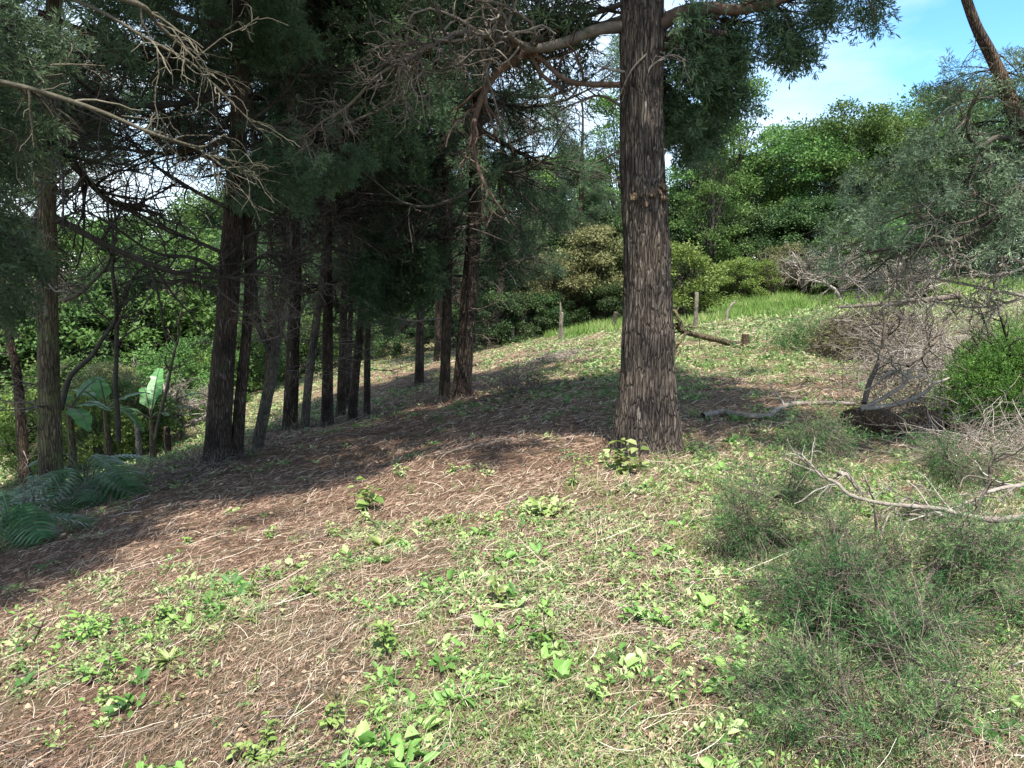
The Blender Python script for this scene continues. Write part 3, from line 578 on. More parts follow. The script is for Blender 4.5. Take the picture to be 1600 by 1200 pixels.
# ------------------------------------------------------------------ the shaded row on the left
T = {}
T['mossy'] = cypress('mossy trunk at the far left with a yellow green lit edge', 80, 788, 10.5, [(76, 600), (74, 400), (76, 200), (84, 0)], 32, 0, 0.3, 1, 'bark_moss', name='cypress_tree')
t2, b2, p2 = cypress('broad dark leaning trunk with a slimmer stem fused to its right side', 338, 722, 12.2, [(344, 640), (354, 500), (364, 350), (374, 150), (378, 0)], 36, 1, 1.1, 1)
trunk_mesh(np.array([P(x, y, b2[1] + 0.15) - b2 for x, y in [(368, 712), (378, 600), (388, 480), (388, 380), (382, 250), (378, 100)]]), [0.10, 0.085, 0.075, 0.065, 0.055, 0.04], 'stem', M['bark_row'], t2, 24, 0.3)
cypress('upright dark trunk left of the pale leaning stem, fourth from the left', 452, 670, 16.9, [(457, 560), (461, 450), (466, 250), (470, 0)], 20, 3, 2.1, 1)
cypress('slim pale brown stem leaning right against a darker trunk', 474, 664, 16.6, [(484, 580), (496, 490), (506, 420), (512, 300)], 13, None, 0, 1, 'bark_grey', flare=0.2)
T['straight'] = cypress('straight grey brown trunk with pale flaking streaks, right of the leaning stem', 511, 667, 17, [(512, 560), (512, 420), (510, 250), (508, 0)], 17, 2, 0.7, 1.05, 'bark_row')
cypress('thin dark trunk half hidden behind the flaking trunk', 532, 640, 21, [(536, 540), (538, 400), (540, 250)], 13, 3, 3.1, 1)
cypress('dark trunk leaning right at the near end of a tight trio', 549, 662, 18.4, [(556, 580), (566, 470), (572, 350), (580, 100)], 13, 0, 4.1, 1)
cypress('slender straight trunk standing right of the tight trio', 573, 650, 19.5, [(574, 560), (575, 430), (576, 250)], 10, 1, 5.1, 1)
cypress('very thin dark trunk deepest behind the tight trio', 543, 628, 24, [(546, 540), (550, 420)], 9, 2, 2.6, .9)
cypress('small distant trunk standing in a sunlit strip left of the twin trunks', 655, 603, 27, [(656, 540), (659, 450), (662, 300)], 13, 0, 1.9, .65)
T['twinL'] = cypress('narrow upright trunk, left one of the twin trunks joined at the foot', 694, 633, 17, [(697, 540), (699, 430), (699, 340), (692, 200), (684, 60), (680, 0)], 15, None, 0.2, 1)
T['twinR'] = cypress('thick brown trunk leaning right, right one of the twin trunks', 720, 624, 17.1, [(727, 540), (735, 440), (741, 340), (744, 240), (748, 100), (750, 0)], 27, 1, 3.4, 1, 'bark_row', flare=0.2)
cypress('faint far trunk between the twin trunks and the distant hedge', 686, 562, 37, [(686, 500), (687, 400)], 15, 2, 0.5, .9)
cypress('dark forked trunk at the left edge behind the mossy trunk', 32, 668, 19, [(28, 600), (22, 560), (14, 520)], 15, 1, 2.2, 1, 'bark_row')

# named boughs of the row: dark dead arches and grey green tufts
def rowlimbs(t, b_, items, mat='twig_dark', n2=16, n3=70, r=.03):
    for pts, dY in items:
        limb(pts, r, r * .2, dY, mat, t, n2, (.4, 1.3), n3, (.2, .6), -.15, .22, .15, base=b_, Yc=b_[1], thick=.003)
rowlimbs(t2, b2, [([(360, 440), (310, 405), (240, 395), (170, 350), (120, 320)], -1.0), ([(360, 400), (290, 370), (210, 330), (150, 290)], -.2), ([(358, 470), (300, 440), (240, 440), (190, 400)], .8), ([(365, 330), (290, 290), (220, 240), (180, 180)], .3),
    ([(370, 260), (300, 230), (240, 150), (200, 90)], -.6), ([(372, 200), (430, 160), (480, 90), (520, 30)], .5), ([(370, 300), (420, 290), (470, 240), (500, 180)], -.4), ([(368, 380), (420, 350), (460, 330), (500, 290)], .6), ([(372, 150), (320, 100), (260, 40), (230, -20)], .8),
    ([(362, 420), (410, 400), (450, 400), (480, 420)], -.6)], r=.035)
tA, bA, _ = T['straight']; rowlimbs(tA, bA, [([(512, 330), (460, 290), (420, 230), (400, 150)], 1.), ([(512, 360), (560, 320), (600, 260), (620, 200)], -.5), ([(512, 250), (570, 200), (600, 140), (640, 60)], .5), ([(512, 400), (480, 370), (440, 350)], -.6), ([(510, 200), (460, 130), (430, 60)], .3)])
tB, bB, _ = T['twinL']; rowlimbs(tB, bB, [([(697, 300), (650, 290), (600, 310), (560, 340)], .5), ([(696, 240), (640, 200), (600, 150), (560, 120)], .3), ([(698, 350), (650, 340), (610, 370)], -.7), ([(694, 200), (720, 150), (760, 110)], .8)])
tC, bC, _ = T['twinR']; rowlimbs(tC, bC, [([(742, 270), (790, 280), (840, 330), (880, 370)], .2), ([(744, 200), (800, 170), (860, 190), (920, 250)], .8), ([(738, 340), (780, 350), (820, 400)], -.5), ([(745, 150), (690, 110), (640, 60)], 1.)])
tD, bD, _ = T['mossy']; rowlimbs(tD, bD, [([(82, 290), (120, 260), (160, 250), (200, 230)], .4), ([(82, 170), (130, 130), (180, 60)], .5), ([(70, 230), (30, 200), (-10, 210)], -.3), ([(80, 350), (130, 330), (170, 350)], -.5)], r=.02)
TUFT = dict(m=30, wd=.04, grav=-.25)
boughs(t2, b2, [([(372, 230), (420, 240), (460, 235), (500, 225)], -1.2, 1.2), ([(372, 270), (420, 280), (470, 270), (540, 235)], -1.0, 1.4), ([(360, 120), (300, 60), (240, 30)], .6, 1.0), ([(370, 30), (420, 30), (470, 40)], -.6, 1.2)], b2[1], 260, (.14, .28), mat='cypress', ln2=(.3, .7), **TUFT)
boughs(tA, bA, [([(512, 220), (560, 240), (600, 235), (640, 230)], -1.5, 1.2), ([(512, 100), (560, 90), (600, 60)], -.5, 1.2), ([(512, 150), (470, 160), (430, 200)], -1.2, .8)], bA[1], 240, (.18, .34), mat='cypress', ln2=(.4, .9), **TUFT)
boughs(tB, bB, [([(700, 420), (650, 390), (600, 400), (580, 450)], -.3, 1.4), ([(700, 380), (640, 350), (590, 370), (560, 420)], .3, 1.4), ([(690, 160), (650, 150), (620, 170)], -1.5, 1.2), ([(690, 60), (720, 40), (700, 20)], -1., .9), ([(700, 290), (650, 260), (600, 270)], 1.5, 1.0)], bB[1], 230, (.22, .42), mat='cypress_dark', ln2=(.5, 1.0), **TUFT)
boughs(tB, bB, [([(700, 400), (660, 400), (620, 420), (600, 470)], .2, 1.3), ([(700, 440), (650, 430), (610, 450), (590, 490)], -.3, 1.1), ([(700, 340), (640, 370), (590, 420)], .8, 1.2)], bB[1], 300, (.25, .5), mat='cypress_dark', ln2=(.5, 1.), **TUFT)
boughs(tC, bC, [([(745, 300), (790, 330), (830, 380), (850, 420)], 1.5, 1.2), ([(745, 220), (800, 250), (850, 300), (900, 350)], 2.5, 1.4), ([(745, 120), (800, 160), (870, 190)], 1., 1.1), ([(745, 360), (790, 380), (800, 430)], .8, .8)], bC[1], 230, (.22, .42), mat='cypress', ln2=(.5, 1.0), **TUFT)
boughs(tD, bD, [([(80, 150), (110, 170), (130, 200)], -.5, .8), ([(80, 200), (40, 180), (0, 190)], -.8, 1.)], bD[1], 230, (.14, .28), mat='cypress', ln2=(.3, .6), **TUFT)
# thin dead side boughs low on every trunk of the row, and the rough litter round their feet
st_mb = MB()
for t_, b_, path_, _g_ in ALLT:
    if b_[1] > 30: continue
    zs = np.array([q[2] for q in path_]); m = MB()
    for k_ in range(9):
        h = rng.uniform(1.3, 4.6); c = np.array([np.interp(h, zs, [q[0] for q in path_]), 0, h]); az = rng.uniform(0, 6.28); l_ = rng.uniform(.3, 2.0)
        e = c + np.array([math.cos(az), math.sin(az), rng.uniform(-.1, .35)]) * l_; p = wob(spline([c, (c + e) / 2 + [0, 0, -.08 * l_], e], 10), .03 * l_); r = np.linspace(.014, .004, 10); tubes(m, p, r, 5)
        P2, R2 = sub(p, r, 7, .2, 1, (.2, .8), (.5, 1.2), -.1, 6, .6, .2, .8); tubes(m, P2, R2 + .002, 4); P3, R3 = sub(P2, R2, 26, .1, 1, (.1, .4), (.5, 1.2), -.1, 4, .6, .3, .8); tubes(m, P3, R3 + .002, 3)
    m.build('dead_boughs', M['twig'], t_, True)
for b_ in [q[1] for q in ALLT if q[1][1] < 30] + [b]:
    n = 150; a = rng.uniform(0, 6.28, n); rr = .22 + rng.exponential(.22, n); x = b_[0] + np.cos(a) * rr; y = b_[1] + np.sin(a) * rr
    o = np.stack([x, y, gz(x, y)], 1); d = nrm(rng.normal(0, 1, (n, 3)) * [1, 1, .5] + [0, 0, rng.random() * .5]); d[:, 2] = np.abs(d[:, 2]); l_ = rng.uniform(.08, .4, n)[:, None]
    tubes(st_mb, np.stack([o, o + d * l_ * .5, o + d * l_ + rng.normal(0, .04, (n, 3))], 1), np.tile([.004, .003, .0015], (n, 1)) * (1 + b_[1] / 20), 3)
tag(st_mb.build('trunk_foot_litter', M['twig']), 'loose twigs and dead stalks piled round the feet of the trunks', 'twigs', kind='stuff')

# trees standing deeper in the row, seen only as stems and boughs
for k, (x, y, Y, w, c, lab) in enumerate([(420, 600, 36, 14, 2, 'dim conifer showing between the grey sapling and the dark trunk'),
        (780, 545, 42, 15, 3, 'grey green conifer beyond the twin trunks, left of the big trunk'), (905, 520, 46, 14, 2, 'grey green conifer on the far side, close left of the big trunk')]):
    cypress(lab, x, y, Y, [(x + 2, y - 80), (x + 3, y - 200)], w, c, k * 1.3, .7, 'bark_row', group='conifers deeper in the wood')

# mid-height live boughs reaching toward the camera in the centre-left
def bough_tree(label, loc, lines, Yc, **kw):
    t = thing('cypress_tree', label, 'tree', loc, 'cypress trees in the shaded row'); boughs(t, np.array(loc), lines, Yc, **kw); return t

# tree at the left, its stem just outside the frame, whose dead boughs cross the top left corner
bl = np.array([-5.6, 4.6, 0.0]); bl[2] = gz(bl[0], bl[1]) - 0.1
lt = thing('cypress_tree', 'near cypress at the left edge whose long bare mossy boughs cross the top left corner', 'tree', bl)
trunk_mesh(np.array([[0, 0, 0], [0, 0, 3], [0.1, 0, 6], [0.1, 0, 10], [0.1, 0, 14.]]), [0.26, 0.22, 0.19, 0.13, 0.03], 'trunk', M['bark_moss'], lt, 32, 0.3, seed=8)
tw, fo = crown_meshes(7.2, 16, 5.8, 56, 21, live0=0.0, nspray=12000, nter=4200, matf=M['cypress'], up=1.7, thr=.3)
link('branches', tw, lt, (0.6, 1.4, 0)); link('crown', fo, lt, (0.6, 1.4, 0))
kw = dict(base=bl, Yc=4.6)
def llimb(pts, r0, r1, dY, Y0=0.0, mat='twig_moss', n2=16, ln2=(0.2, 0.7), n3=30, t0=0.3, curl=0.22, grav=-0.25):
    return limb(pts, r0 * .48, r1 * .48, dY, mat, lt, n2, ln2, n3, (0.08, 0.3), grav, curl, t0, base=bl, Yc=4.6, Y0=Y0, thick=0.0014)
llimb([(-640, 0), (-300, -30), (0, -30), (130, -12), (220, 8), (250, 40), (290, 75), (305, 92)], 0.06, 0.014, 0.9, n2=8)
llimb([(60, -20), (150, 15), (220, 55), (290, 92), (330, 125), (370, 160), (400, 200)], 0.026, 0.007, 0.9, 0.35, n2=14)
llimb([(305, 92), (345, 60), (370, 50), (402, 28)], 0.010, 0.004, 1.0, 0.9, n2=6, n3=12)
llimb([(-640, 300), (-300, 190), (-60, 125), (0, 128), (60, 140), (150, 170), (220, 202), (265, 218), (310, 230), (330, 222), (355, 208)], 0.045, 0.010, 1.0, n2=14)
llimb([(265, 218), (320, 240), (355, 262), (388, 276)], 0.012, 0.004, 1.1, 1.0, n2=12, n3=30)
llimb([(312, 230), (330, 262), (352, 286)], 0.009, 0.004, 1.0, 1.0, n2=8, n3=10)
llimb([(-300, 160), (-60, 125), (0, 118), (60, 105), (120, 100), (165, 102)], 0.03, 0.007, 0.7, 0.5, n2=8)
llimb([(190, 180), (240, 184), (280, 180), (322, 174)], 0.007, 0.003, 0.9, 0.85, n2=6, n3=12)
llimb([(230, 210), (262, 245), (275, 258), (330, 268), (360, 262)], 0.007, 0.003, 1.0, 0.9, n2=6, n3=12)
llimb([(-200, 150), (0, 200), (30, 225), (60, 250)], 0.008, 0.003, 0.6, 0.4, n2=6, n3=12)
boughs(lt, bl, [([(-300, 60), (-150, 100), (-60, 160), (10, 200)], 1.0, 1.6), ([(-300, 200), (-150, 260), (-60, 330), (10, 370)], 1.5, 1.7),
                ([(-200, -40), (-80, 20), (0, 40), (30, 60)], 1.4, 1.1), ([(-300, 330), (-150, 380), (-80, 430), (-10, 460)], 2.0, 1.2)],
       4.6, 300, (0.13, 0.26), 30, 0.045, 'cypress', 'twig_dark', grav=-0.4, ln2=(0.25, 0.6), r=0.014)

# twiggy boughs of the row trees: bushy grey green tufts between the twin trunks and the left trees
def extra_crown(label, root_px, Y, lines, kw):
    t0_ = P(*root_px, Y); t = thing('cypress_tree', label, 'tree', t0_, 'cypress trees in the shaded row')
    boughs(t, t0_, lines, Y, **kw); return t

# mossy forked sapling in front of the row
sb = on(400, 702); Ys = sb[1]
st = thing('sapling', 'slender pale barked forked sapling between the broad leaning trunk and the dark trunks', 'tree', sb)
def sp(pts, w0, w1, name='trunk', mat='bark_grey', parent=st, b0=sb, Y=Ys, tw=14, curl=0.2, amp=0.02):
    p = wob(spline(np.array([P(x, y, Y) for x, y in pts]) - b0, 40), amp); r = np.linspace(w0, w1, 40) / 2 / F * Y; m = MB(); tubes(m, p, r, 10, 0.5, 0.15)
    if tw:
        P2, R2 = sub(p, r, tw, 0.3, 1, (0.3, 1.1), (0.5, 1.2), 0.05, 7, 0.5, curl, 0.8); tubes(m, P2, R2 + 0.002, 5)
        P3, R3 = sub(P2, R2, tw * 6, 0.1, 1, (0.1, 0.5), (0.5, 1.2), 0, 5, 0.6, curl * 1.3, 0.8); tubes(m, P3, R3 + 0.0015, 3)
    return m.build(name, M[mat], parent, True)
sp([(400, 708), (412, 650), (424, 590), (434, 530), (438, 480), (448, 400), (452, 300), (455, 200), (452, 100), (462, 0)], 20, 9)
sp([(424, 550), (405, 510), (396, 450), (398, 380), (390, 300), (398, 240), (392, 150), (380, 60)], 11, 6, 'stem')
sp([(398, 380), (410, 340), (432, 300), (450, 250)], 5, 3, 'stem', tw=8)
sp([(448, 420), (430, 400), (415, 330), (408, 250), (420, 190)], 5, 3, 'stem', tw=8)
# thin dark climbing stems of the understorey at the left
for i, (pts, w, lab, m_) in enumerate([([(185, 690), (182, 600), (180, 480), (175, 400), (178, 330)], 9, 'thin upright dark stem behind the split leaves', 'twig_dark'),
        ([(238, 700), (262, 600), (278, 530), (288, 460)], 6, 'thin greenish stem leaning right beside the banana plant', 'twig_moss'),
        ([(95, 640), (110, 590), (150, 545), (180, 500), (205, 440), (240, 410)], 9, 'curved dark branching stem rising right from behind the mossy trunk', 'twig_dark'),
        ([(100, 470), (130, 455), (158, 425), (176, 385), (180, 340), (165, 290)], 7, 'pale bent bare stem against the mossy trunk', 'twig_moss')]):
    q = P(*pts[0], 13.5 + (i == 1) * 5); q[2] = min(q[2], gz(q[0], q[1])) if i < 2 else q[2]
    t = thing('sapling', lab, 'sapling', q); Yq = q[1]
    sp(pts, w, w * 0.4, 'stem', m_, t, q, Yq, 10, 0.2, 0.03)

# ------------------------------------------------------------------ cypress at the right edge
rbp = np.array([6.9, 7.6, 0.0]); rbp[2] = gz(6.9, 7.6) - 0.1
rt = thing('cypress_tree', 'grey green drooping cypress filling the right edge with a bare leaning top', 'tree', rbp)
Yr = 7.6
tp = [np.zeros(3), P(1780, 500, Yr) - rbp, P(1660, 330, Yr) - rbp, P(1600, 210, Yr) - rbp, P(1555, 100, Yr) - rbp, P(1527, 45, Yr) - rbp, P(1510, 0, Yr) - rbp, P(1490, -60, Yr) - rbp, P(1480, -150, Yr) - rbp]
trunk_mesh(np.array(tp), [0.16, 0.13, 0.10, 0.08, 0.055, 0.046, 0.042, 0.035, 0.02], 'trunk', M['bark_log'], rt, 28, 0.25, 0.12, seed=3)
def rl(pts, r0, r1, dY, Y0=0.0, mat='twig_dark', n2=14, ln2=(0.2, 0.8), n3=40, curl=0.2, grav=-0.2, t0=0.15):
    return limb(pts, r0, r1, dY, mat, rt, n2, ln2, n3, (0.08, 0.3), grav, curl, t0, base=rbp, Yc=Yr, Y0=Y0, thick=0.0016)
rl([(1660, 330), (1600, 335), (1560, 340), (1500, 375), (1430, 385), (1350, 395), (1290, 430)], 0.04, 0.008, -0.4)
rl([(1610, 225), (1560, 215), (1530, 230), (1510, 205), (1515, 170), (1530, 140)], 0.03, 0.008, -0.3)
rl([(1720, 420), (1640, 385), (1560, 380), (1480, 372), (1400, 400), (1340, 420)], 0.03, 0.008, 0.3, mat='twig')
rl([(1680, 360), (1600, 290), (1560, 320), (1520, 345), (1490, 350), (1440, 380)], 0.022, 0.006, -0.6)
rl([(1630, 240), (1560, 250), (1480, 300), (1400, 340), (1300, 370)], 0.024, 0.005, 0.3)
rl([(1525, 60), (1518, 85), (1510, 105)], 0.005, 0.002, -0.05, n2=3, n3=4, mat='twig')
lines = [([(1620, 130), (1560, 110), (1500, 120), (1460, 150)], 0.5, 1.0), ([(1620, 160), (1560, 150), (1480, 170), (1450, 220)], -.2, 1.0), ([(1620, 200), (1540, 190), (1460, 220), (1400, 250)], .6, 1.1),
         ([(1630, 250), (1540, 230), (1440, 250), (1350, 270)], 0.2, 1.3), ([(1630, 280), (1520, 270), (1420, 290), (1320, 320)], .9, 1.4),
         ([(1640, 320), (1540, 300), (1440, 320), (1350, 350)], -.3, 1.4), ([(1640, 350), (1560, 350), (1470, 350), (1380, 370)], .3, 1.3), ([(1640, 400), (1580, 390), (1500, 390), (1420, 400)], .8, .8),
         ([(1650, 180), (1620, 250), (1590, 310), (1570, 380)], -.6, 1.2), ([(1620, 110), (1600, 100), (1590, 130)], 0, .5), ([(1500, 330), (1420, 350), (1340, 380), (1300, 400)], .1, .7)]
boughs(rt, rbp, lines, Yr, 150, (0.10, 0.22), 30, 0.038, 'cypress_lit', 'twig_dark', grav=-0.3, ln2=(0.2, 0.55), r=0.012)
# bare grey lower boughs
for pts, dY in [([(1650, 430), (1560, 400), (1480, 420), (1400, 440), (1340, 440), (1285, 430)], -.3), ([(1640, 470), (1560, 455), (1490, 440), (1420, 430), (1360, 450), (1300, 470)], .1),
                ([(1640, 400), (1560, 430), (1500, 410), (1470, 390), (1460, 350)], -.5), ([(1640, 450), (1580, 470), (1520, 480), (1440, 470), (1380, 480)], .5)]:
    rl(pts, 0.016, 0.004, dY, mat='twig_pale', n2=22, n3=160, ln2=(0.2, 0.6), curl=0.3)

# ------------------------------------------------------------------ broadleaf trees and shrubs
def broadleaf(seed, H, Rc, nclump, leaf, nl, matf, trunk=True, umb=0.45, h0=0.3, tm='bark_grey', stems=1):
    """returns (wood mesh, foliage mesh); clumps are flattened, uneven, scattered through the crown"""
    r = np.random.default_rng(seed); wd = MB()
    cz = r.uniform(h0 * H, H * 0.97, nclump); rel = (cz / H - h0) / (1 - h0); rr = Rc * np.sin(np.clip(0.25 + rel * 0.7, 0, 1) * math.pi) ** 0.6 * np.sqrt(r.uniform(0.05, 1, nclump))
    az = r.uniform(0, 2 * math.pi, nclump); c = np.stack([np.cos(az) * rr, np.sin(az) * rr, cz], 1)
    for s in range(stems):
        o = np.array([r.normal(0, .15), r.normal(0, .15), -0.15]) * (1 if stems == 1 else 2)
        t = wob(np.linspace([0, 0, 0], [r.normal(0, .3), r.normal(0, .3), H * 0.85], 14), 0.08) + o; tubes(wd, t, np.linspace(0.035 * H ** 0.8, 0.01, 14) / stems ** .5, 10, 0.5, 0.2)
        for k in np.where(r.random(nclump) < 0.75 / stems ** .5)[0]:
            h = np.clip(c[k, 2] * r.uniform(0.45, 0.8), 0, H * 0.8); a = t[int(h / (H * 0.85) * 13)]; mid = (a + c[k]) / 2 + [0, 0, -0.1 * Rc]
            tubes(wd, wob(spline([a, mid, c[k]], 7), 0.05), np.linspace(0.012 * H ** .6, 0.006, 7), 4)
    B = []; D = []; T = []
    for k in range(nclump):
        s = Rc * r.uniform(0.16, 0.34); n = int(nl * r.uniform(0.6, 1.3)); v = nrm(r.normal(size=(n, 3))) * (r.random((n, 1)) ** 0.4); v[:, 2] *= umb
        v += r.normal(0, .12, (n, 3)); v[:, 2] -= 0.25 * (v[:, 0] ** 2 + v[:, 1] ** 2)
        B.append(c[k] + v * s); D.append(v * [1, 1, .4] + r.normal(0, .6, (n, 3))); T.append(np.clip(r.normal(r.uniform(.25, .75), .16, n), 0, 1))
    B = np.concatenate(B); D = np.concatenate(D); T = np.concatenate(T); nn = len(B)
    fo = MB(); diamonds(fo, B, D, np.array([0, 0, 1.0]) + r.normal(0, .5, (nn, 3)), r.uniform(.7, 1.4, nn) * leaf, r.uniform(.4, .75, nn) * leaf, T)
    return wd.mesh('wood', M[tm], True), fo.mesh('foliage', M[matf])
BL = {'round': broadleaf(1, 11, 4.2, 90, .20, 300, 'broad'), 'umbel': broadleaf(2, 12, 5.0, 75, .20, 340, 'broad', umb=.3, h0=.35), 'dark': broadleaf(3, 10, 3.8, 90, .20, 300, 'broad_dark'),
      'airy': broadleaf(4, 13, 3.0, 70, .17, 170, 'broad', umb=.5, h0=.25), 'lime': broadleaf(5, 3.6, 1.9, 60, .13, 170, 'broad_lime', h0=.12, stems=4), 'low': broadleaf(6, 3.2, 2.0, 60, .13, 190, 'broad_dark', h0=.08, stems=4),
      'olive': broadleaf(7, 5.5, 2.6, 70, .14, 210, 'broad_olive', h0=.3, stems=2), 'green': broadleaf(8, 4.2, 2.2, 60, .14, 200, 'broad', h0=.12, stems=4),
      'wall': broadleaf(9, 9, 4.5, 130, .24, 300, 'broad_dark', h0=.05), 'bare': broadleaf(10, 5, 2.8, 60, .08, 50, 'broad_olive', h0=.2, stems=3, tm='twig_pale')}
def bare_mesh(seed, H, Rc, n):
    P1 = []; o = np.zeros((1, 2, 3)); o[0, 1, 2] = H * .4
    a, ra = sub(o, np.full((1, 2), .09), 14, .2, 1, (H * .6, H), (.2, .9), .05, 9, .9, .2, .6); m = MB(); tubes(m, a, ra + .012, 6)
    b_, rb_ = sub(a, ra, n, .2, 1, (.4, 1.5), (.4, 1.1), 0, 6, .6, .25, .8); tubes(m, b_, rb_ + .006, 4)
    c_, rc_ = sub(b_, rb_, n * 5, .1, 1, (.2, .7), (.4, 1.2), -.1, 5, .6, .3, .9); tubes(m, c_, rc_ + .004, 3)
    return m.mesh('wood', M['twig_pale'], True)
BARE = bare_mesh(3, 3.2, 2.5, 130)
def bt(kind, label, px, Y, sc=1.0, rz=None, group='trees beyond the clearing', cat='tree', zs=1.0, name=None, sink=0.1):
    x = (px - 800) / F * Y; z = float(gz(x, Y)) - sink
    t = thing(name or {'lime': 'shrub', 'low': 'shrub', 'green': 'shrub', 'olive': 'small_tree', 'bare': 'shrub', 'twigs': 'bare_shrub'}.get(kind, 'broadleaf_tree'), label, cat, (x, Y, z), group)
    rz = (px * 0.37) % 6.28 if rz is None else rz
    if kind == 'twigs': o = link('branches', BARE, t); o.rotation_euler = (0, 0, rz); o.scale = (sc, sc, sc * zs); return t
    a, f = BL[kind]
    for nm, me in (('trunk', a), ('crown', f)):
        o = link(nm, me, t); o.rotation_euler = (0, 0, rz); o.scale = (sc, sc, sc * zs)
    return t
G1 = 'tall trees on the skyline at the right'
for kind, px, Y, sc, lab in [
    ('airy', 1075, 50, 1.0, 'slim airy tree just right of the big trunk'), ('airy', 1135, 52, 1.12, 'slim airy tree with bare stems, highest near the gap of sky'), ('airy', 1110, 44, .8, 'lower slim airy tree in front of the two tall slim ones'),
    ('dark', 1185, 60, 1.0, 'dark round tree at the low point of the skyline'), ('umbel', 1235, 52, .92, 'spreading tree with layered bright green clumps left of the dark skyline crown'), ('umbel', 1310, 50, .95, 'broad spreading tree with layered clumps in the middle of the right skyline'),
    ('dark', 1345, 64, 1.25, 'dark flat topped tree poking above the layered crowns'), ('round', 1390, 52, 1.0, 'tall pale green tree with an open top near the right cypress'), ('umbel', 1450, 54, 1.1, 'green spreading tree half behind the right cypress'),
    ('round', 1530, 50, 1.0, 'green tree seen through the right cypress'), ('dark', 1620, 48, 1.0, 'dark tree at the right edge behind the cypress'),
    ('wall', 1065, 53, .85, 'leafy tree filling the gap just right of the big trunk'), ('round', 1120, 60, .95, 'mid green tree behind the slim airy trees'), ('round', 1275, 62, 1.1, 'mid green tree behind the layered crowns'),
    ('wall', 1160, 48, .6, 'low dark leafy tree under the slim airy trees'), ('wall', 1250, 46, .62, 'low dark leafy tree under the spreading crown'), ('wall', 1340, 45, .6, 'low dark leafy tree behind the brush heap'), ('wall', 1440, 46, .62, 'low dark leafy tree behind the heap, farther right'), ('wall', 1540, 44, .6, 'low dark leafy tree behind the fine leaved bush')]:
    bt(kind, lab, px, Y, sc, None, G1)
G2 = 'dark trees behind the middle of the clearing'
for kind, px, Y, sc, lab in [
    ('wall', 780, 50, .8, 'dark leafy tree behind the thick twin trunk'), ('wall', 850, 48, .72, 'dark leafy tree behind the pair of pale posts'), ('wall', 925, 50, .75, 'dark leafy tree just left of the big trunk'), ('wall', 985, 46, .62, 'dark leafy tree hidden partly behind the big trunk'),
    ('wall', 715, 54, .85, 'dark leafy tree seen between the twin trunks'), ('olive', 930, 44, 1.0, 'small olive grey tree with pale flowering top left of the big trunk'), ('olive', 855, 43, .8, 'small olive grey spreading tree over the pair of pale posts'),
    ('round', 900, 62, 1.1, 'tall mid green tree behind the olive ones'), ('round', 820, 66, 1.15, 'tall mid green tree behind the right twin trunk'), ('dark', 740, 66, 1.25, 'tall dark tree far behind the twin trunks'), ('airy', 965, 58, 1.2, 'tall airy tree touching the left side of the big trunk')]:
    bt(kind, lab, px, Y, sc, None, G2)
G3 = 'trees down in the valley at the left'
for i, (kind, px, Y, sc) in enumerate([('wall', 20, 38, .95), ('green', 110, 38, 1.8), ('wall', 190, 44, .9), ('green', 270, 44, 2.2), ('green', 340, 48, 2.3), ('wall', 420, 54, 1.05), ('wall', 500, 56, 1.0), ('wall', 580, 58, 1), ('wall', 650, 60, 1),
                                      ('round', 60, 52, 1.2), ('round', 160, 58, 1.2), ('dark', 250, 60, 1.3), ('round', 350, 64, 1.3), ('round', 450, 70, 1.4), ('round', 560, 72, 1.3), ('round', 650, 76, 1.4), ('dark', -60, 46, 1.3)]):
    bt(kind, ['bushy dark tree on the valley side', 'tall green tree far down the valley'][i > 8] + [' at the left edge', ' behind the mossy trunk', ' over the banana plants', ' left of the broad trunk', ' behind the broad trunk', ' behind the sapling', ' behind the flaking trunk', ' behind the tight trio', ' left of the small distant trunk',
        ' at the left edge', ' left of the banana plants', ' over the banana plants', ' behind the broad trunk', ' behind the dark trunks', ' behind the tight trio', ' left of the twin trunks', ' beyond the left edge'][i], px, Y, sc, None, G3)
